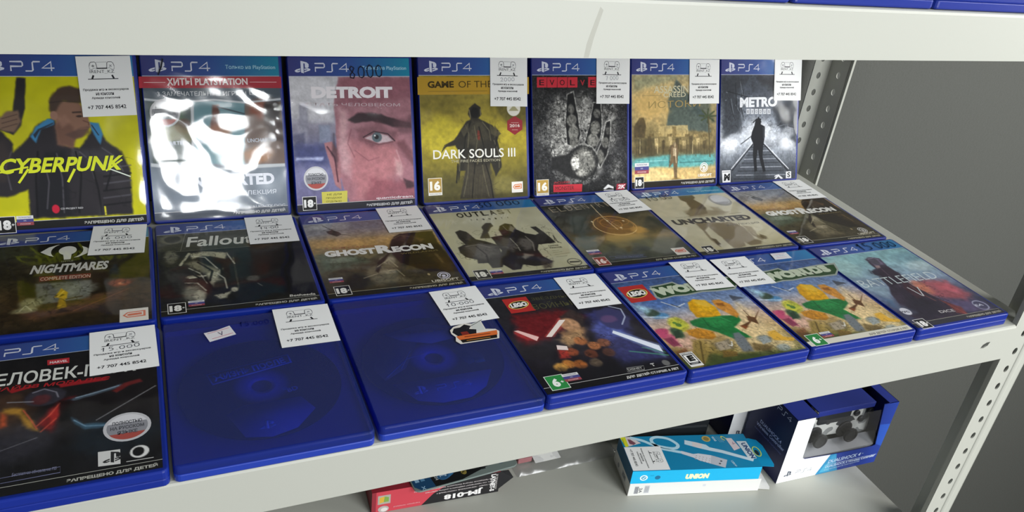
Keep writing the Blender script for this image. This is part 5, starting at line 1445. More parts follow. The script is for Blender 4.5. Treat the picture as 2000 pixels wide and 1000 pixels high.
LABELS = {"A1":[[79.6,3.9],[133.1,2.5],[79.8,61.8],"",""],"A4":[[86.7,1.1],[135.3,2.3],[84.8,58.3],"2000",""],"A5":[[86.7,0.4],[136.1,1.1],[85.1,56.9],"7 000",""],"A6":[[89.3,3.2],[132.9,3.2],[89.3,54.2],"",""],"A7":[[89.3,0.6],[136.7,1],[85.7,56.7],"",""],"B1":[[82.7,-5.6],[131.9,-2.8],[83.5,53.3],"16 000",""],"B2":[[84.3,-1.8],[131.3,-1.3],[85,57.3],"14-00",""],"B3":[[82.8,-3.3],[131.2,-4.1],[83.7,56.3],"",""],"B7":[[88.5,0.5],[134.7,0.4],[89.3,58.6],"",""],"B5":[[84.9,-1],[132.7,-4.2],[85.4,55.3],"10 000",""],"C1":[[83.6,0.3],[133.4,-1],[88.8,57.6],"15.000",""],"C4":[[83.1,2.5],[130.6,3.3],[84.3,58.1],"",""],"C5":[[85.3,-2.2],[131.8,-0.3],[82.3,53.8],"",""],"C6":[[-0.2,2.9],[41.8,3.4],[-1.8,54.4],"",""],"C2":[[88.4,-1.5],[132.8,-1.2],[86.5,48.7],"",""],"C3":[[92,1.5],[134.2,-0.2],[90.4,55.2],"10-000",""]}
HANDWRITING = {"A2":["/",[15.5,21.9],[23.5,21.6],17,1.3,"22262e"],"A3":["8000",[64.4,25.4],[103.1,23.2],14,1,"1a1d30"],"B4":["30 000",[61.3,16.9],[117.1,14.3],12,0.9,"12203a"],"B6":["10.00",[9.1,33.6],[48.9,29.8],11,1,"3a362f"],"C7":["15 000",[67.5,20],[126.9,19.7],14,1.3,"0c1c34"],"C2":["15.000",[58.1,18],[82.9,17.9],6,0.7,"10185a"]}
POSE = {'C2': [0.0, -0.0038, 0.0046], 'B2': [-0.0019, 0.1737, -0.0031], 'A2': [-0.0018, 0.3626, -0.0106], 'C3': [0.1381, -0.001, 0.0064], 'B3': [0.1358, 0.173, -0.0031], 'A3': [0.1382, 0.36, -0.0071], 'C4': [0.2738, -0.0002, 0.0096], 'B4': [0.2725, 0.1765, -0.0058], 'A4': [0.2802, 0.3626, -0.0044], 'C5': [0.4099, 0.0002, 0.0064], 'B5': [0.408, 0.176, -0.0052], 'A5': [0.4197, 0.3629, -0.0116], 'C6': [0.5475, 0.0019, 0.0017], 'B6': [0.5436, 0.1774, -0.0029], 'A6': [0.558, 0.3634, -0.007], 'C7': [0.6849, 0.002, 0.0083], 'B7': [0.6811, 0.1759, -0.0004], 'A7': [0.6954, 0.3628, -0.0071], 'C1': [-0.1372, -0.0055, 0.005], 'B1': [-0.1392, 0.1735, -0.003], 'A1': [-0.1395, 0.3628, -0.012]}
SHELF_UP = 0.3265

W, H, T = 0.135, 0.170, 0.014
LEAN = 1.20295

def face_tf(z0):
    return lambda u, v, h: np.stack([u/1000, (170 - v)/1000, np.full_like(u, z0 + h)], 1)

def lid_mesh(hollow=True):
    g = Geo()
    r = lambda i, z: rrect(i, W-i, i, H-i, max(.0042 - i, .0008), z)
    L = [r(.0013, .0068), r(.0006, .0068), r(.0002, .0072), r(0, .0080), r(0, .0124), r(.0003, .0133), r(.0009, .0138), r(.0016, .0140)]
    inner = [r(.0013, .0128), r(.0013, .0068)]
    n = len(L[0]); g.loops(L, cap0=False, cap1=True)
    g.loops(inner[::-1][::-1], cap0=False, cap1=False)
    b = len(g.v) - 2*n
    g.f.append(tuple(b + j for j in reversed(range(n))))       # ceiling of the lid
    me = bpy.data.meshes.new('lid'); me.from_pydata(g.v, [], g.f); me.update()
    return me
def tray_mesh():
    g = Geo()
    r = lambda i, z: rrect(i, W-i, i, H-i, max(.0042 - i, .0008), z)
    g.loops([r(.0016, 0), r(.0009, .0002), r(.0003, .0008), r(0, .0016), r(0, .0060), r(.0002, .0064), r(.0006, .0067), r(.0018, .0067), r(.0018, .0022)], cap0=True, cap1=True)
    # finger notch tabs on the opening edge
    g.box(W - .0012, W + .0002, .060, .080, .0030, .0060)
    me = bpy.data.meshes.new('tray'); me.from_pydata(g.v, [], g.f); me.update()
    return me
LID, TRAY = lid_mesh(), tray_mesh()
def smooth_by_angle(me, ang=40):
    for p in me.polygons: p.use_smooth = False
smooth_by_angle(LID); smooth_by_angle(TRAY)

def sleeve_mesh(seed, amp, wl, nx, ny, crease=0.0):
    V = []; F = []
    for j in range(ny+1):
        for i in range(nx+1):
            u = .9 + 131.6*i/nx; v = 1.4 + 167*j/ny
            edge = min(1, min(i, nx-i)/2.0, min(j, ny-j)/2.0)
            p = Vector((u/wl + seed*3.1, v/(wl*1.2) + seed*1.7, seed*.37))
            z = noise.noise(p)*amp
            if crease:
                q = Vector((u/60 + v/90 + seed, v/26 - u/60, 2.1)); z += crease*(1 - abs(noise.noise(q))*2.2)**3
                q = Vector((u/30 + 5, v/40 + u/70, 7.7)); z += .8*crease*abs(noise.noise(q))
            z *= edge
            V.append((u/1000, (170-v)/1000, T + .00062 + max(-.05, z)/1000 if not crease else T + .0006 + (z + crease*.2)/1000))
    for j in range(ny):
        for i in range(nx):
            a = j*(nx+1) + i; F.append((a, a+nx+1, a+nx+2, a+1))
    me = bpy.data.meshes.new('plastic_sleeve'); me.from_pydata(V, [], F); me.update()
    for p in me.polygons: p.use_smooth = True
    return me

def label_part(key, root, z):
    tl, tr, bl, price, _ = LABELS[key]
    tl, tr, bl = (np.array(q, float) for q in (tl, tr, bl))
    ex = (tr - tl) / np.hypot(*(tr - tl)); ey = np.array([-ex[1], ex[0]]); c = tl + (tr - tl - ex*47)/2
    c = c + ey*max(0, (np.hypot(*(bl - tl)) - 57)/2)
    def tf(lu, lv, h):
        u = c[0] + ex[0]*lu + ey[0]*lv; v = c[1] + ex[1]*lu + ey[1]*lv
        return np.stack([u/1000, (170 - v)/1000, np.full_like(u, z + h)], 1)
    s = Sheet(tf); shop_label(s, price)
    # underside and edge of the paper
    P = [(0, 0), (47, 0), (47, 57), (0, 57)]
    b = tf(np.array([p[0] for p in P], float), np.array([p[1] for p in P], float), -.00012)
    s.V.append(b); s.T.append(np.array([(0, 1, 2), (0, 2, 3)]) + s.n); s.Cc.append(np.tile(lin(srgb('d0d2d0')), (4, 1))); s.n += 4
    o = s.build('price_label', M_STICK, root); o['label'] = 'white shop label with phone number'
    return o

def make_case(key, x, y, yaw, lean, label):
    rz = Matrix.Rotation(yaw, 3, 'Z')
    off = rz @ Vector((0, T*math.sin(lean), 0))
    root = empty('game_case', (x + off.x, y + off.y, .0003), (lean, 0, yaw))
    row = {'A': 'game cases propped against the wall', 'B': 'game cases lying in the middle row', 'C': 'game cases lying along the front edge'}[key[0]]
    tag(root, label, 'game case', row)
    blank = key in ('C2', 'C3')
    link('tray', TRAY.copy() if blank else TRAY, M_TRAYBLUE if blank else M_BLUE, root)
    if blank: lid = link('lid', LID.copy(), M_LIDCLEAR, root)
    else: lid = link('lid', LID, M_BLUE, root)
    ops = ART.get(key, [])
    if ops:
        s = Sheet(face_tf(T + .00004))
        s.grid(1.2, 131.5, 3.0, 166.4, .62, paint(ops))
        draw(s, ops)
        s.build('cover_sheet', M_PRINT, root)
    link('plastic_sleeve', sleeve_mesh(sum(map(ord, key)), .32, 24, 44, 54, .30 if key == 'A2' else (.08 if key in ('A1', 'A3') else .02)), M_FILM2 if key == 'A2' else (M_FILMHAZE if blank else M_FILM), root)
    z = T + .0016 if key == 'A1' else T + .00115
    if key in LABELS: label_part(key, root, z)
    if key in HANDWRITING:
        h = HANDWRITING[key]; s = Sheet(face_tf(T + .00105 if key != 'A2' else T + .0019)); handwrite(s, h[0], h[1], h[2], h[3], h[4], h[5])
        s.build('handwritten_price', M_PRINT, root)
    return root

LAB_TXT = {
 'A1': 'leaning game case with yellow cover, man in dark jacket holding a pistol',
 'A2': 'leaning game case in crumpled glaring plastic with a red stripe across its grey cover',
 'A3': 'leaning game case with a large pink face on the cover and 8000 written on top',
 'A4': 'leaning game case with gold cover showing a dark armoured figure',
 'A5': 'leaning game case with black and grey cracked print and red letter tiles',
 'A6': 'leaning game case with sandy desert cover, pyramid and palm',
 'A7': 'leaning game case with grey wintry railway cover, beside the rear post',
 'B1': 'flat game case with dark brown cover and a white eye emblem',
 'B2': 'flat game case with dark olive cover and slanted white title over pale metal shapes',
 'B3': 'flat game case with dusk landscape and helicopter cover, below the pink face case',
 'B4': 'flat game case with pale cream cover showing dark torn figures',
 'B5': 'flat game case with dark cover and glowing golden rings',
 'B6': 'flat game case with beige cover and faded brown walking man, marked 10.00',
 'B7': 'flat game case with hazy landscape cover, right end of middle row',
 'C1': 'flat game case with black cover and red and blue streaks, leftmost at the front edge',
 'C2': 'blue game case without cover, dark disc showing, small white sticker on its lid',
 'C3': 'blue game case without cover, dark disc showing, orange banner sticker on its lid',
 'C4': 'flat game case with dark cover crossed by red and white light beams',
 'C5': 'flat game case with bright blue and green toy world cover and red square logo',
 'C6': 'flat game case with bright toy world cover, white bottom strip and green 6+ badge',
 'C7': 'flat game case with teal and pink sky cover and 15 000 in marker',
}
ROOTS = {}
for key in sorted(POSE):
    x, y, a = POSE[key]
    ROOTS[key] = make_case(key, x, y, a, LEAN if key[0] == 'A' else 0.0, LAB_TXT[key])

# discs and stickers of the two cases without a cover
def ring_disc(root, art):
    s = Sheet(face_tf(.0092))
    cu, cv = 66.0, 92.0
    n = 72; rs = [7.5, 11, 22, 23, 40, 58, 59.5]; V = []; K = []
    for r in rs:
        for i in range(n):
            a = 2*math.pi*i/n; V.append((cu + r*math.cos(a), cv + r*math.sin(a)))
    V = np.array(V); T_ = []
    for i in range(len(rs)-1):
        for j in range(n):
            p, q = i*n + j, i*n + (j+1) % n; T_ += [(p, q, q+n), (p, q+n, p+n)]
    rr = np.hypot(V[:, 0]-cu, V[:, 1]-cv)[:, None]
    k = fbm(V[:, 0], V[:, 1], 18, 5)[:, None]
    base = np.where(rr < 12, srgb('3050c0'), srgb('05070c') + (srgb('101828') - srgb('05070c'))*k)
    s.add(V, T_, base)
    if art == 'bar':
        P = [(27.8, 68.5), (91.1, 56.7), (92.5, 68.5), (31.5, 83.0)]
        s.poly(P, '4a78b8'); s.poly([(29.3, 69.6), (90.0, 58.3), (91.0, 67.4), (32.2, 81.2)], '142038')
        s.text('ЖИЗНЬ ПОСЛЕ', (33.5, 79), (88, 67.4), 7.5, '5a90d0', .04); s.text('©', (80, 102), (84, 101), 4, '4a78b8', .02); s.text('BD', (84, 105), (92, 103), 5, '4a78b8', .03)
        s.poly([(38, 120), (50, 112), (92, 112), (100, 128), (84, 146), (66, 151), (48, 147)], '20489a'); ps_logo(s, 58, 132, 12, 10, '6aa0e0')
    else:
        s.poly([(14, 96), (30, 55), (46, 48), (60, 66), (40, 100), (20, 112)], '26344a'); s.poly([(34, 50), (70, 42), (104, 52), (112, 66), (70, 72), (46, 62)], '2c568c'); s.stroke([(22, 108), (44, 88), (60, 84)], 1.2, '5a7aa0'); s.stroke([(36, 100), (50, 78)], 1.0, '5a7aa0')
        s.text('НЕИЗВЕДАННОЕ', (53, 54.5), (94, 57.5), 5, '12203c', .03); s.poly([(84, 86), (100, 80), (108, 100), (92, 108)], '123a3c'); s.rect(98, 100, 9, 7, '2a6a6a')
        s.poly([(24, 118), (108, 118), (96, 138), (80, 148), (56, 149), (38, 142)], '22509c'); ps_logo(s, 37, 124, 12, 11, '6a9ae0'); ps4_word(s, 56, 127, 30, 7, '6a9ae0', 1.1)
    d = s.build('game_disc', M_CARD, root); d['label'] = 'dark printed disc under the blue lid'
    md = d.modifiers.new('solid', 'SOLIDIFY'); md.thickness = .0012; md.offset = -1
ring_disc(ROOTS['C2'], 'bar'); ring_disc(ROOTS['C3'], 'sky')

def small_sticker(root, fn, label):
    s = Sheet(face_tf(T + .0013)); fn(s)
    o = s.build('small_sticker', M_STICK, root); o['label'] = label
def st_c2(s):
    s.poly([(30.4, 21.5), (40, 19.6), (50.8, 14.9), (54.6, 28.6), (34.0, 34.8)], 'd8d6da'); s.stroke([(33, 23), (50, 18)], .6, 'c06878'); s.stroke([(36, 31), (52.5, 26)], .6, 'c06878'); s.text('V', (42, 28), (46, 27), 5.5, '3a3050', .0)
def st_c6(s):
    s.poly([(79.0, 4.5), (101.0, 5.1), (99.5, 18.1), (76.0, 18.0)], 'd6dade'); s.rect(80, 7, 17, .8, 'd0a8b0'); s.rect(80, 14, 15, .8, 'd0a8b0'); s.text('9 990', (83, 12.6), (94, 12.6), 3.4, 'b8bcc8', .01)
def st_c3(s):
    s.poly([(88.4, 70.9), (88.9, 65.5), (93.4, 61.0), (104.5, 57.9), (112, 60), (120.6, 55.8), (120.3, 70.1), (128.9, 72.1), (131, 76), (127.0, 86.2), (91.4, 86.8), (88.7, 81.8), (90.6, 76)], 'd8d4cc')
    s.poly([(110, 60), (119.5, 57), (119.3, 71), (108, 72)], 'c6cac6'); s.poly([(89.8, 69), (93, 63.5), (99, 63), (104, 59.5), (109, 63), (106, 67), (112, 69), (110, 75), (93, 75.5)], '1c1c22'); s.stroke([(104, 66), (122, 56)], .6, '3a3a40'); s.poly([(97, 70), (103, 70), (104, 75), (97, 75)], '7a2a22')
    s.poly([(91.2, 75.2), (129.4, 74.2), (127.6, 80.6), (92.4, 80.9)], 'cf6a34'); s.poly([(93, 80.9), (127, 80.6), (125.5, 85.2), (93.6, 85.4)], '1a1614'); s.rect(98, 77, 24, 1.1, '7a3018'); s.rect(98, 82.6, 22, .9, 'b07a3a')
small_sticker(ROOTS['C2'], st_c2, 'small torn white price sticker')
small_sticker(ROOTS['C6'], st_c6, 'small white price sticker')
small_sticker(ROOTS['C3'], st_c3, 'orange and black banner sticker')

# ------------------------------------------------------------------ cases on the shelf above: only their front edges show
for i, (xx, lab) in enumerate(((0.1395, 'blue game case on the upper shelf whose front edge shows least, at the left end of the blue strip'), (0.2755, 'blue game case on the upper shelf, left of the two whose blue front edges show fully'), (0.4115, 'blue game case on the upper shelf, second from the right'), (0.547, 'blue game case on the upper shelf, front edge in the top right corner'))):
    if i == 0: continue
    r_ = empty('game_case', (xx, .0012, SHELF_UP + .0003), (0, 0, 0))
    tag(r_, lab if i != 1 else 'blue game case on the upper shelf, leftmost of the blue front edges at the top', 'game case', 'game cases on the upper shelf')
    link('tray', TRAY, M_BLUE, r_); link('lid', LID, M_BLUE, r_)

# ------------------------------------------------------------------ shelving rack
rack = empty('shelving_rack', (0.85, 0.2, -1.25))
tag(rack, 'white metal shelving rack with perforated corner posts holding the game cases', 'shelving')
def rp(o):
    o.parent = rack; o.matrix_parent_inverse = Matrix.Translation((-0.85, -0.2, 1.25)); return o

def plate(outer, holes, thick, axis, pos, name, m):
    """flat sheet with real holes; outer/holes are 2D loops; axis 'y' -> (x,z) plane, 'x' -> (y,z) plane"""
    loops = [[Vector((p[0], p[1], 0)) for p in outer]] + [[Vector((p[0], p[1], 0)) for p in h] for h in holes]
    tri = tessellate_polygon(loops); pts = [p for L in loops for p in L]
    f3 = (lambda p: (p.x, pos, p.y)) if axis == 'y' else (lambda p: (pos, p.x, p.y))
    V = [f3(p) for p in pts]; F = []
    want = Vector((0, -1, 0)) if axis == 'y' else Vector((-1, 0, 0))
    for t in tri:
        a, b, c = (Vector(V[i]) for i in t)
        F.append(t if (b-a).cross(c-a).dot(want) > 0 else (t[0], t[2], t[1]))
    o = pydata(name, V, F, m)
    md = o.modifiers.new('solid', 'SOLIDIFY'); md.thickness = thick; md.offset = -1
    return o
def hole(cx, cz, rx, rz, n=12): return [(cx + rx*math.cos(2*math.pi*i/n), cz + rz*math.sin(2*math.pi*i/n)) for i in range(n)]

def shelf(z, x0, xr_front, xr_back, drop=.0430, bolt=True):
    yf, yb = -.0025, .428
    g = Geo()
    # tray pressing: plate, and the four folded lips, with a rounded front fold
    t = .0012
    prof = [(yf + .0025, z), (yf + .0008, z - .0007), (yf, z - .0025)]
    # top plate, its front right corner notched for the post
    P = [(x0, yf + .0025), (xr_front, yf + .0025), (xr_back, .0215), (xr_back, yb), (x0, yb)]
    b = len(g.v); n = len(P); g.v += [(p[0], p[1], z) for p in P] + [(p[0], p[1], z - t) for p in P]; g.f += [tuple(range(b, b+n)), tuple(range(b+2*n-1, b+n-1, -1))]
    # front fold
    b = len(g.v)
    for (yy, zz) in prof: g.v += [(x0, yy, zz), (xr_front, yy, zz)]
    for i in range(2): q = b + 2*i; g.f.append((q, q+2, q+3, q+1))
    # right, back and bottom hems
    E_ = [(xr_front, yf), (xr_front, yf + .0025), (xr_back, .0215), (xr_back, yb)]
    b = len(g.v)
    for q, (ex_, ey_) in enumerate(E_): g.v += [(ex_, ey_, z - (.0035 if q == 0 else 0)), (ex_, ey_, z - drop)]
    for q in range(3): c0 = b + 2*q; g.f.append((c0, c0 + 1, c0 + 3, c0 + 2))
    g.box(x0, xr_back, yb - t, yb, z - drop, z - .0002)
    g.box(x0, xr_front - .002, yf + t, yf + .014, z - drop, z - drop + t)
    o = g.build('shelf_board', M_WHITE)
    # smooth fold normals
    front = [(x0, z - .0025), (xr_front, z - .0025), (xr_front, z - drop), (x0, z - drop)]
    hs = []
    if bolt:
        cx, cz = xr_front - .0395, z - .0185
        hs = [[(cx + a, cz + b_) for a, b_ in ((-.0062, -.0034), (-.004, .0012), (.001, .0036), (.0062, .0034), (.0040, -.0014), (-.001, -.0038))]]
    fr = plate(front, hs, t, 'y', yf, 'front_lip', M_WHITE); fr.parent = o
    return rp(o)
s_mid = shelf(0.0, -.40, .8318, .860)
s_up = shelf(SHELF_UP, -.40, .835, .860, .0375)
s_low = shelf(-.33, -.40, .838, .862)
s_mid['label'] = 'middle shelf board carrying the three rows of cases'; s_up['label'] = 'upper shelf board with broad white front lip'; s_low['label'] = 'lower shelf board carrying the boxes'

# a translucent darker streak down the upper front lip
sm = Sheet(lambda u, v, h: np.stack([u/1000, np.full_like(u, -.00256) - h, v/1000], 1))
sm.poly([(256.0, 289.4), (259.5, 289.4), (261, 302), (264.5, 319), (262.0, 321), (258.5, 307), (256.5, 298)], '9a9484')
smo = sm.build('lip_streak', M_STREAK, s_up); smo['label'] = 'faint grey streak'

def upright(name, xc, yc, sx, sy, wf, ws, back):
    """corner post: a flange across (facing front) and a flange along the depth, pierced every 25 mm"""
    z0, z1 = -1.25, 1.0
    g = Geo()
    zs = [HOLE0 + .0244*i for i in range(-38, 40)]
    zs = [q for q in zs if z0 + .02 < q < z1 - .02]
    xa, xb = xc - wf, xc
    f = plate([(xa, z0), (xb, z0), (xb, z1), (xa, z1)], [hole(xa + wf*(.42 if not back else .40), q, .0036, .0048) for q in zs], .0014, 'y', yc, 'across_flange', M_WHITE)
    ya, yb = (yc, yc + ws) if not back else (yc - ws, yc)
    hs = [hole(ya + ws*.52 if not back else yb - ws*.58, q + .006, .0036, .0048) for q in zs]
    d = plate([(ya, z0), (yb, z0), (yb, z1), (ya, z1)], hs, .0014, 'x', xc - .0014, 'side_flange', M_WHITE)
    # folded edges: a stiffening rib on the across flange, a stepped hem on the side flange
    g = Geo()
    if not back:
        n = 6; xs = xa + wf*.70
        prof = [(xs + .0045*math.cos(math.pi - math.pi*i/n), yc - .0016*math.sin(math.pi*i/n)) for i in range(n+1)]
        g.loops([[(x, y, z0) for x, y in prof + [(xs, yc + .001)]], [(x, y, z1) for x, y in prof + [(xs, yc + .001)]]])
        g.box(xa - .0001, xa + .0012, yc, yc + .005, z0, z1)
    else:
        g.box(xc + .0008, xc + .0022, ya - .0052, ya + .0006, z0, z1)
        g.box(xc - .0014, xc + .0022, ya - .0062, ya - .0052, z0, z1)
    hm = g.build('edge_fold', M_WHITE)
    post = empty(name, (xc, yc, z0))
    for q in (f, d, hm):
        q.parent = post; q.matrix_parent_inverse = Matrix.Translation((-xc, -yc, -z0))
    return rp(post)
HOLE0 = -.0380
up_f = upright('upright', .882, -.0005, 1, 1, .0490, .043, False)
HOLE0 = .1663
up_r = upright('upright', .882, .414, 1, 1, .0310, .0330, True)
up_f['label'] = 'front right perforated post'; up_r['label'] = 'rear right perforated post'

# ------------------------------------------------------------------ room shell
def wallbox(name, *b, m=M_WALL):
    o = Geo().box(*b).build(name, m); o['kind'] = 'structure'; return o
wallbox('wall_back', -1.6, 4.0, .452, .56, -1.25, 2.2)
wallbox('floor', -1.6, 4.0, -3.6, .56, -1.31, -1.25, m=M_FLOOR)

# ------------------------------------------------------------------ lower shelf goods
LZ = -.3297
def box_face(name, ax, w, h, fn, parent, ground, org=(0, 0, 0)):
    """printed face of a carton; ax: 'front' (y=0 plane), 'left' (x=0 plane), 'top'. (u right, v up) in mm"""
    ox, oy, oz = org
    if ax == 'front': tf = lambda u, v, hh: np.stack([ox + u/1000, np.full_like(u, oy - .00015) - hh, oz - v/1000], 1)
    elif ax == 'left': tf = lambda u, v, hh: np.stack([np.full_like(u, ox - .00015) - hh, oy - u/1000, oz - v/1000], 1)
    else: tf = lambda u, v, hh: np.stack([ox + u/1000, oy - v/1000, np.full_like(u, oz + .00015) + hh], 1)
    s = Sheet(tf)
    if ground: s.rect(0, -h, w, h, ground)
    fn(s)
    return s.build(name, M_CARD, parent)

def gamepad(root_loc, rot, label):
    root = empty('game_controller', root_loc, rot); root.scale = (.97, .97, .97); tag(root, label, 'game controller', 'controllers in window boxes')
    pts = [(-.050, .030), (-.030, .037), (0, .037), (.030, .037), (.050, .030), (.066, .022), (.076, .004), (.081, -.022), (.080, -.045), (.070, -.055), (.058, -.050), (.048, -.030), (.038, -.020), (.022, -.024), (0, -.021), (-.022, -.024), (-.038, -.020), (-.048, -.030), (-.058, -.050), (-.070, -.055), (-.080, -.045), (-.081, -.022), (-.076, .004), (-.066, .022)]
    g = Geo(); c = Vector((0, -.004))
    def lp(k, y): return [(c.x + (p[0]-c.x)*k, y, c.y + (p[1]-c.y)*k) for p in reversed(pts)]
    g.loops([lp(.80, .030), lp(.94, .024), lp(1.0, .012), lp(.985, .005), lp(.93, .001), lp(.84, 0)])
    b = g.build('shell', M_CAMO, root, smooth=True)
    md = b.modifiers.new('sub', 'SUBSURF'); md.levels = 2; md.render_levels = 2
    b['label'] = 'grey and white camouflage shell'
    tp = Geo(); tp.loops([rrect(-.033, .033, -.010, .036, .004, 0)] ); tp.v = []; tp.f = []
    Lp = lambda i, y: [(x, y, z) for x, z, _ in [(q[0], q[1], 0) for q in reversed(rrect(-.029 + i, .029 - i, .004 + i, .036 - i, .004, 0))]]
    tp.loops([Lp(0, .004), Lp(0, -.0012), Lp(.0008, -.0018)]); tp.build('touchpad', M_PADDARK, root)
    for sx in (-1, 1):
        st = Geo(); cx, cz = sx*.0272, -.013; ci = lambda r, y: [(cx + r*math.cos(-a), y, cz + r*math.sin(-a)) for a in np.linspace(0, 2*math.pi, 25)[:-1]]
        st.loops([ci(.0125, .004), ci(.0135, -.0015), ci(.0120, -.0030)]); st.loops([ci(.006, -.002), ci(.006, -.011), ci(.0108, -.012), ci(.0115, -.0145), ci(.0108, -.0165), ci(.0088, -.0168), ci(.0078, -.0155), ci(.002, -.0150)])
        st.build('thumbstick', M_RUBBER, root)
    for dx, dz in ((0, .0125), (.0125, 0), (0, -.0125), (-.0125, 0)):
        bt = Geo(); cx, cz = .052 + dx, .014 + dz; ci = lambda r, y: [(cx + r*math.cos(-a), y, cz + r*math.sin(-a)) for a in np.linspace(0, 2*math.pi, 21)[:-1]]
        bt.loops([ci(.0050, .004), ci(.0050, -.0028), ci(.0042, -.0036)]); bt.build('face_button', M_PADDARK, root)
        dp = Geo(); cx2, cz2 = -.052, .014
        if dx: dp.box(cx2 + dx*.75 - .005, cx2 + dx*.75 + .005, -.003, .004, cz2 - .0037, cz2 + .0037)
        else: dp.box(cx2 - .0037, cx2 + .0037, -.003, .004, cz2 + dz*.75 - .005, cz2 + dz*.75 + .005)
        dp.build('direction_key', M_PADDARK, root, bevel=.0006)
    return root

def mat_camo():
    m = bpy.data.materials.new('camouflage_plastic'); m.use_nodes = True; nt = m.node_tree; b = nt.nodes['Principled BSDF']
    tc = nt.nodes.new('ShaderNodeTexCoord'); n = nt.nodes.new('ShaderNodeTexNoise'); n.inputs['Scale'].default_value = 26; n.inputs['Detail'].default_value = 1.5; n.inputs['Distortion'].default_value = .6
    r = nt.nodes.new('ShaderNodeValToRGB'); r.color_ramp.interpolation = 'CONSTANT'
    e = r.color_ramp.elements; e[0].position = 0; e[0].color = linh('33363a'); e[1].position = .44; e[1].color = linh('d4d6d0')
    k = e.new(.60); k.color = linh('8d908e'); k = e.new(.68); k.color = linh('3c3f42')
    nt.links.new(tc.outputs['Object'], n.inputs['Vector']); nt.links.new(n.outputs['Fac'], r.inputs['Fac']); nt.links.new(r.outputs['Color'], b.inputs['Base Color']); b.inputs['Roughness'].default_value = .4
    return m
M_CAMO = mat_camo(); M_PADDARK = mat('dark_grey_plastic', '2c2e31', .45, .4); M_NAVY = mat('navy_card', '1b2a78', .4, .4); M_CARDWHITE = mat('white_card', 'e4e4e0', .5, .3); M_CYAN = mat('cyan_card', '1089b8', .4, .4); M_CRADLE = mat('pale_card', '7e8082', .5, .3); M_TRAY = mat('grey_insert', '3c3f42', .6, .2)

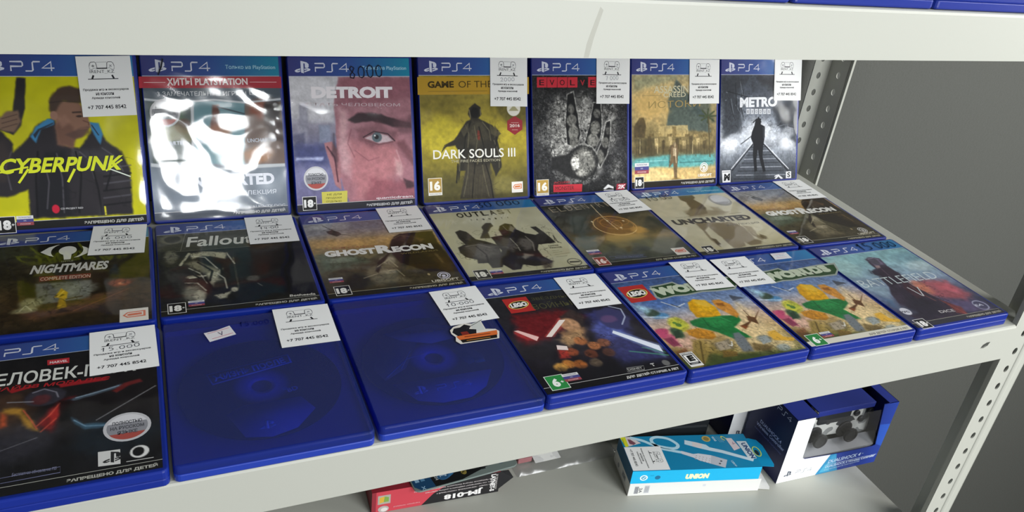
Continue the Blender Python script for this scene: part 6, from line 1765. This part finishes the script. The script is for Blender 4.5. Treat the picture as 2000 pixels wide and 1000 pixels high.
def controller_box(loc, yaw, label, padlabel):
    w, d, h = .172, .083, .1085
    root = empty('controller_box', loc, (0, 0, yaw)); tag(root, label, 'gift box', 'boxed game controllers')
    t = .0008
    g = Geo()
    g.box(0, t, 0, d, 0, h); g.box(w - t, w, 0, d, 0, h); g.box(0, w, d - t, d, 0, h); g.box(0, w, 0, d, 0, t)
    # top: two side strips and a rear strip, open over the window
    g.box(0, .0355, 0, d, h - t, h); g.box(.156, w, 0, d, h - t, h); g.box(.0355, .156, .040, d, h - t, h)
    g.build('carton', M_NAVY, root)
    # front panel around the window
    fp = Geo()
    out = [(0, 0), (w, 0), (w, h), (.1455, h), (.160, .0345), (.155, .0325), (.115, .0325), (.080, .0335), (.036, .036), (.032, .0385), (.031, .043), (.0290, h), (0, h)]
    tri = tessellate_polygon([[Vector((p[0], p[1], 0)) for p in out]])
    F = []
    for q in tri:
        a, b, c = (Vector((out[i][0], 0, out[i][1])) for i in q); F.append(q if (b-a).cross(c-a).y < 0 else (q[0], q[2], q[1]))
    fr = pydata('front_panel', [(p[0], 0, p[1]) for p in out], F, M_NAVY, root)
    md = fr.modifiers.new('solid', 'SOLIDIFY'); md.thickness = t; md.offset = -1
    # the insert that holds the controller, with its own top flap
    ins = Geo().box(.004, w - .004, .052, .054, t, h - .003).box(.004, w - .004, .006, .052, t + .0002, .0012)
    ins.build('inner_tray', M_TRAY, root)
    cl = Geo(); cl.loops([[(.004, .003, .002), (w - .004, .003, .002), (w - .004, .003, .034), (.004, .003, .034)], [(.004, .016, .002), (w - .004, .016, .002), (w - .004, .016, .046), (.004, .016, .046)]]); cl.build('card_cradle', M_CRADLE, root)
    Geo().box(.041, .139, .008, .040, h - .002, h - .0005).box(.041, .139, .008, .0088, h - .009, h - .002).build('hang_flap', M_NAVY, root, bevel=.0006)
    def front(s):
        Wt = 'e9ebec'
        s.poly([(0, 0), (66, 0), (81, -33.5), (36, -36), (32, -38.5), (31, -43), (29, -108.5), (0, -108.5)], Wt)
        s.poly([(66, 0), (172, 0), (172, -108.5), (145.5, -108.5), (160, -34.5), (155, -32.5), (115, -32.5), (81, -33.5)], '1f3a94')
        s.poly([(66, 0), (105, 0), (98, -14), (92, -33), (81, -33.5)], '2e8fc0'); s.poly([(72, -3), (90, -2), (84, -20), (78, -16)], '4fb0d4'); s.poly([(84, -28), (90, -33), (96, -22), (88, -12)], '3b9ccc')
        s.poly([(160, -36), (172, -30), (172, -70), (153, -72)], '2a55b8')
        ps_logo(s, 9, -19, 12.5, 9.5, '3a4254'); ps4_word(s, 28, -17, 28, 6.2, '767c8c', .55)
        s.text('DUALSHOCK 4', (81.5, -17.5), (138, -19), 6.2, 'c8dcf4', .02, .15); s.stroke([(81, -15.3), (170, -15.3)], .5, 'd0e0f4')
        s.text('DUALSHOCK.4 Wireless Controller', (80, -9.3), (168, -11.5), 4.3, 'd0e0f4', .02); s.text('Беспроводной контроллер', (80, -4), (142, -7), 3.2, 'b0c8e8', .01)
        s.text('TM', (140, -22), (143, -22), 1.4, 'b0c8e8', .01)
    box_face('front_print', 'front', 172, 108, front, root, None)
    def side(s):
        s.rect(-83, -108.5, 83, 108.5, '141c4c')
        # u runs from the front edge (0) back to -83
        ps4_word(s, -39, -104, 29, 7.2, 'ccd4f0', .8)
        s.text('DUALSHOCK.4', (-59.5, -56), (-14, -57), 5.4, 'b4c0ea', .02); s.text('Wireless Controller', (-65, -48.5), (-5.5, -51), 5.2, 'b4c0ea', .02); s.text('Беспроводной контроллер', (-66, -41.5), (-8, -43), 3.4, '5c68a8', .01)
    box_face('side_print', 'left', 83, 108, side, root, None)
    # clear window
    wn = pydata('window_film', [(.029, .0012, .036), (.157, .0012, .0335), (.147, .0012, h - .010), (.029, .0012, h - .010)], [(0, 1, 2, 3)], M_FILM, root)
    md = wn.modifiers.new('solid', 'SOLIDIFY'); md.thickness = .0002
    a = Matrix.Rotation(yaw, 3, 'Z') @ Vector((.0858, .0200, .0690))
    gamepad(Vector(loc) + a, (0, 0, yaw), padlabel)
    return root
controller_box((.7234, .1336, LZ), -.029, 'navy and white controller box with window, at right end of lower shelf', 'camouflage game controller seen through the window of the front navy and white box')
controller_box((.7030, .2215, LZ), -.005, 'navy box with white front band, standing behind the front controller box', 'camouflage game controller inside the rear navy box, mostly hidden')

# cable boxes: a cyan one on top of a white one
UY = -.22758
def cable_box(z, dx, top, label, pos, yaw=UY, wid=.178, dep=.065):
    root = empty('cable_box', pos, (0, 0, yaw)); tag(root, label, 'cable box', 'stacked cable boxes')
    h = .0208
    g = Geo().box(0, wid, 0, dep, 0, h)
    g.build('carton', M_CYAN if top else M_CARDWHITE, root)
    tabg = Geo()
    tz = h - .0007 if top else .001
    P = [(wid, .002), (wid + .0165, .000), (wid + .0185, .004), (wid + .018, dep*.62), (wid + .0135, dep*.80), (wid + .004, dep*.86), (wid, dep*.86)]
    tabg.loops([[(p[0], p[1], tz) for p in P], [(p[0], p[1], tz + .0006) for p in P]])
    tb = tabg.build('hang_tab', M_CYAN if top else M_CARDWHITE, root)
    return root, h
r1_, hh = cable_box(LZ, 0, False, 'white narrow cable box lying under the cyan cable box', (.5144, .1713, LZ), UY, .181, .066)
def wside(s):
    s.rect(.3, -20.3, 180, 20, 'e4e4e0')
    s.rect(7.5, -15.8, 5.5, 12.5, 'b4b6ba'); s.rect(20.5, -17.0, 7, 13.2, 'c8cace'); s.text('2A', (14, -13), (14, -4.5), 4.0, '55585e', .03)
    for i in range(6): s.rect(8 + i*.9, -15.3, .45, 11.5, '6a6c70')
    for i in range(4): s.rect(21.6 + i*1.4, -15.5, .5, 10, '8a8c90')
    s.rect(100, -15.5, 4, 3.5, 'd0d4da')
box_face('barcode_print', 'front', 181, 20, wside, r1_, None)
def wend(s):
    s.rect(-30, -16, 14, 8, 'a8acb0'); s.text('CE', (-28, -10), (-18, -10), 4.2, '5a5e64', .02); s.disc(-46, -9, 3.4, 3.4, 'a0a4a8')
box_face('end_print', 'left', 66, 20, wend, r1_, None)
r2_, hh = cable_box(LZ + .0210, 0, True, 'cyan cable box lying on top of the white one, white cable picture on its lid', (.5140, .1714, LZ + .0210), UY, .1765, .0625)
def btop(s):
    Y = lambda P: [(p[0], -p[1]) for p in P]
    s.rect(0, -62.5, 176.5, 62.5, '1582ae')
    s.poly(Y([(0, 62.3), (14.5, 62.3), (26, 50), (4.6, 43.7)]), 'd8cfd0'); s.poly(Y([(0, 62.3), (7.5, 62.3), (7.5, 44.5), (3, 43.7)]), 'd6da2e'); s.poly(Y([(9.5, 58), (13.5, 57), (19, 50), (15, 47), (10, 49)]), '7a4a58'); s.text('SALE', (3.4, -48), (3.4, -58), 2, '6a6a20', .01)
    # looped cable and the two plugs
    P = [(14, 61), (30, 54), (41.9, 46), (62.3, 39), (72, 39.5), (75, 46), (66, 56.5), (52, 60.5), (43, 57.5), (42, 50), (49, 40), (62, 35), (78, 30)]
    Q = [np.array(p, float) for p in P]; S_ = []
    for i in range(len(Q)-1):
        p0, p1, p2, p3 = Q[max(i-1, 0)], Q[i], Q[i+1], Q[min(i+2, len(Q)-1)]
        for k in range(6):
            q = k/6; S_.append(.5*((2*p1) + (-p0+p2)*q + (2*p0-5*p1+4*p2-p3)*q*q + (-p0+3*p1-3*p2+p3)*q**3))
    s.stroke(Y(S_), 4.6, 'b6dcec')
    s.poly(Y([(76, 33.5), (90.6, 27), (97.8, 27.8), (114.3, 23.7), (133.2, 14.4), (125.2, .6), (107.8, 8.8), (95.9, 14.4), (87.8, 21), (75, 28)]), 'd2d6de'); s.poly(Y([(114.3, 23.7), (133.2, 14.4), (125.2, .6), (107.8, 8.8)]), 'b8bec8')
    s.disc(124, -12.6, 1.6, 1.2, '3a4048'); s.disc(120.5, -8.2, 1.6, 1.2, '3a4048')
    for i in range(5):
        for j in range(3): s.disc(94 + i*4 - j*2, -(24 - i*1.7 - j*3.4), .7, .6, '9a8a84'); s.same()
    s.poly(Y([(87.8, 53.5), (102.4, 48.5), (114.6, 43.5), (117.7, 38.5), (133.7, 32.5), (171, 14.5), (168, 10), (130.7, 27.3), (115.7, 32.2), (98.8, 39), (85, 45.7)]), 'c4dae6'); s.poly(Y([(97, 50), (110, 45), (106, 37), (95, 41.5)]), 'd8d4d4')
    s.poly(Y([(160, 48.5), (174, 48), (175.5, 15.5), (164, 14.5)]), 'd0dce2'); s.text('UNION', (164.5, -44.5), (167.8, -15.5), 7.2, '2a4a78', .05)
    s.poly(Y([(147, 55), (155.5, 54.5), (160.5, 35), (150, 31)]), 'dcd0d4'); s.text('V', (151, -44), (154.5, -41), 5, 'a06a80', .01); s.text('C', (139, -57.5), (143.5, -50), 6, 'd8d860', .02)
    s.disc(119, -54.5, 6, 5.6, 'c0a860'); s.disc(119, -54.5, 4, 3.8, '8a7a48'); s.text('UCA3', (128, -58), (129.5, -49.5), 3.2, 'd8ecf4', .03)
    for i in range(3): s.stroke([(133 + i*2.4, -59), (137 + i*2.4, -47)], .5, '8ac4dc')
    s.text('120см', (137, -12), (140, -2), 3, 'c8e4f0', .01)
box_face('lid_print', 'top', 176.5, 62.5, btop, r2_, None, (0, 0, .0208))
lb = Sheet(lambda u, v, h: np.stack([(0.6 + (57 - v)*.86 + 0*u)/1000 * 0 + (49.6 - v*.86)/1000, (42.5 - u*.905)/1000, np.full_like(u, .0211) + h], 1))
def rot_label():
    # the shop label, turned a quarter so its text reads from the back to the front
    s = Sheet(lambda u, v, h: np.stack([(50.0 - v*.87)/1000, (43.0 - u*.90)/1000, np.full_like(u, .0212) + h], 1))
    shop_label(s, ''); o = s.build('price_label', M_STICK, r2_); o['label'] = 'white shop label with phone number'
rot_label()
def bfront(s):
    s.rect(0, -20.8, 176.5, 20.8, '12b2e4'); s.disc(16.6, -9.4, 5.2, 4.6, 'e0f4fa'); s.disc(16.6, -9.4, 3.4, 3.0, '3a9cc0'); s.stroke([(14.8, -9.6), (16.2, -8.2), (18.8, -11)], .9, 'f0fafc'); s.disc(35.1, -9.2, 3.7, 3.3, '0e6a94'); s.text('UNION', (72.5, -4.6), (104.5, -4.6), 8.8, 'e6f4a0', .09, .1); s.text('UNION', (73.5, -5.4), (104, -5.4), 7.4, 'f4fad0', .05, .1)
    s.text('100%', (7, -9), (11, -9), 1.6, '5ac8e8', .01); s.text('RoHS', (25, -12), (29.5, -12), 1.6, '0e86b4', .01)
box_face('side_print', 'front', 176.5, 20.8, bfront, r2_, None)
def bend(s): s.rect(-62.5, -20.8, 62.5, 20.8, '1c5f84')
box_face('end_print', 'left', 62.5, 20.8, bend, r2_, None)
ho = Sheet(lambda u, v, h: np.stack([u/1000, -v/1000, np.full_like(u, .0210) + h], 1))
ho.arc(181, -28, 5, 9, 0, 360, 1.4, 'c8d860', 24); ho.disc(180.5, -26, 2.6, 5.0, '20343a'); ho.build('hang_hole', M_CARD, r2_)

# toner carton with a blister card lying on it
tr = empty('toner_box', (.2000, .2330, LZ), (0, 0, -.0525)); tag(tr, 'red and black carton lying under the middle shelf, upside down white lettering on its side', 'box')
tw, td, th = .158, .075, .033
Geo().box(0, tw, 0, td, 0, th).build('carton', mat('shaded_red_card', '8a2430', .45, .4), tr)  # red darkened to carry the shade on the carton's top face
def tfront(s):
    s.rect(0, -33, 158, 33, 'c4414e'); s.poly([(60, 0), (158, 0), (158, -33), (100, -33), (74, -16)], '1b1a1d')
    s.text('JM-018', (137, -12.2), (88, -12.2), 10, 'e6e4e2', .05)
    for i, t in enumerate(('Тип тонера - оригинальный, совместимый с', 'Art. что гарантирует надёжность работы принтера', 'в процессе печати большого количества страниц')):
        s.text(t, (150 - i*2, -16.5 - i*4.4), (78 - i*14, -16.0 - i*4.4), 2.6, 'd0c8c8', .005)
    s.text('LAYNET-S', (146, -31), (146, -3), 6.2, 'e0dedc', .05); s.text('BY TECHNOLOGY', (152, -30), (152, -5), 3, 'b8b4b2', .02)
    s.rect(7, -27, 15, 14, 'a8a49a'); s.poly([(9, -24), (15, -25), (14, -16), (9, -15)], 'd0a83c'); s.poly([(15, -25), (20, -23), (20, -16), (14, -16)], '7aa04a'); s.disc(14, -5, 6.5, 5, 'b0a8a4'); s.disc(15, -4, 4, 3, 'd8d4d0')
    s.poly([(0, 0), (5, 0), (5, -33), (0, -33)], '8e2a36')
    s.text('Картридж лазерный', (58, -7), (26, -7), 2.4, 'dcb0b4', .0)
box_face('side_print', 'front', 158, 33, tfront, tr, None)
fl = Geo(); fl.loops([[(tw, .0004, .004), (tw, .0004, th), (tw + .010, -.001, th + .001), (tw + .018, .000, .020)], [(tw, .0014, .004), (tw, .0014, th), (tw + .010, 0, th + .001), (tw + .018, .001, .020)]]); fl.build('open_flap', M_DARK, tr)
cd = empty('blister_card', (.2475, .2178, LZ + th), (0, 0, .072)); tag(cd, 'grey and black cartridge card with rounded corners lying on the red and black carton', 'card')
g = Geo(); g.loops([rrect(0, .136, 0, .09, .008, .0003, 6), rrect(0, .136, 0, .09, .008, .0026, 6)]); g.build('card', mat('grey_card', '74807c', .4, .4), cd, bevel=.0004)
s = Sheet(lambda u, v, h: np.stack([u/1000, -v/1000, np.full_like(u, .0028) + h], 1))
s.poly([(8, -1), (60, -1), (108, -14), (104, -60), (8, -60), (1.5, -40), (1.5, -8)], '18181a'); s.poly([(1.5, -8), (8, -1), (26, -1), (22, -40), (1.5, -40)], '1c4468'); s.rect(5, -20, 5, 6, '8ab0cc'); s.rect(12, -20, 5, 6, '5a88ac'); s.text('X', (14, -6), (9, -6), 5, '9ac0dc', .02)
s.disc(40, -15, 8, 7.2, '3a6f9c'); s.poly([(44, -20), (54, -14), (45, -9)], '3a6f9c'); s.disc(40, -15, 7, 6.2, '2a567e'); s.text('8ml', (44.5, -18), (36, -18), 5, 'c0d4e4', .03); s.text('X04', (29, -20), (29, -10), 4, 'a8b0b4', .02); s.disc(66, -12, 3.5, 4.5, '8a7a3c'); s.poly([(62, -9), (70, -14), (68, -18)], '4a4020')
s.text('E', (94, -8), (94, -14), 5, '2a2c2e', .03); s.disc(116, -16, 7, 6.4, '2c4a66'); s.text('5', (119, -19.5), (114, -19.5), 7, 'b8c8d4', .05); s.rect(122, -24, 8, 9, 'b0bcc0'); s.rect(123, -23, 6, 7, '2c4a66'); s.text('СМК', (124, -21), (128, -18), 2, 'b0bcc0', .01)
s.build('card_print', M_CARD, cd)

# clear plastic bag with a white slip
bgr = empty('plastic_bag', (.4650, .2900, LZ)); tag(bgr, 'crumpled clear plastic bag with white paper label lying on the lower shelf', 'bag')
V = []; F = []; nx, ny = 60, 40
for side_ in (1, 0):
    for j in range(ny+1):
        for i in range(nx+1):
            u = -.075 + .150*i/nx; v = -.050 + .110*j/ny
            e = min(1, min(i, nx-i)/6, min(j, ny-j)/6)
            zz = .0004 + (e**.6)*(.008 + .006*noise.noise(Vector((u*38, v*38, 1.3))) + .004*abs(noise.noise(Vector((u*110, v*110, 4.0)))))*side_
            V.append((u, v, zz))
for k in range(2):
    b = k*(nx+1)*(ny+1)
    for j in range(ny):
        for i in range(nx):
            a = b + j*(nx+1) + i; q = (a, a+1, a+nx+2, a+nx+1); F.append(q if k == 0 else q[::-1])
pydata('bag_film', V, F, mat_film('bag_film', .22, (.95, .95, .96, 1), 1.5), bgr, True)
def slip(u0, v0, w, h, z, rot, name):
    c_, s_ = math.cos(rot), math.sin(rot)
    P = [(u0 + c_*a - s_*b, v0 + s_*a + c_*b, z + .004*b/h) for a, b in ((0, 0), (w, 0), (w, h), (0, h))]
    o = pydata(name, P, [(0, 1, 2, 3)], M_CARDWHITE, bgr); md = o.modifiers.new('s', 'SOLIDIFY'); md.thickness = .0002
slip(-.0450, -.0385, .037, .030, .0065, .02, 'paper_slip'); slip(.006, -.026, .052, .03, .010, .05, 'paper_slip')
rd = Geo().box(-.066, -.046, -.030, .030, .002, .010); rd.build('red_insert', mat('faded_red', 'a06a6c', .6, .3), bgr, bevel=.001)

dk = empty('device_box', (.552, .2580, LZ), (0, 0, -.18)); tag(dk, 'dark grey glossy box behind the stacked cable boxes', 'box')
Geo().box(0, .128, 0, .075, 0, .070).build('carton', mat('dark_grey_gloss', '2b2f33', .25, .5), dk, bevel=.004)
Geo().box(.004, .124, -.0012, .0004, .0245, .0265).build('lid_seam', mat('seam_grey', '3b4044', .4, .4), dk)
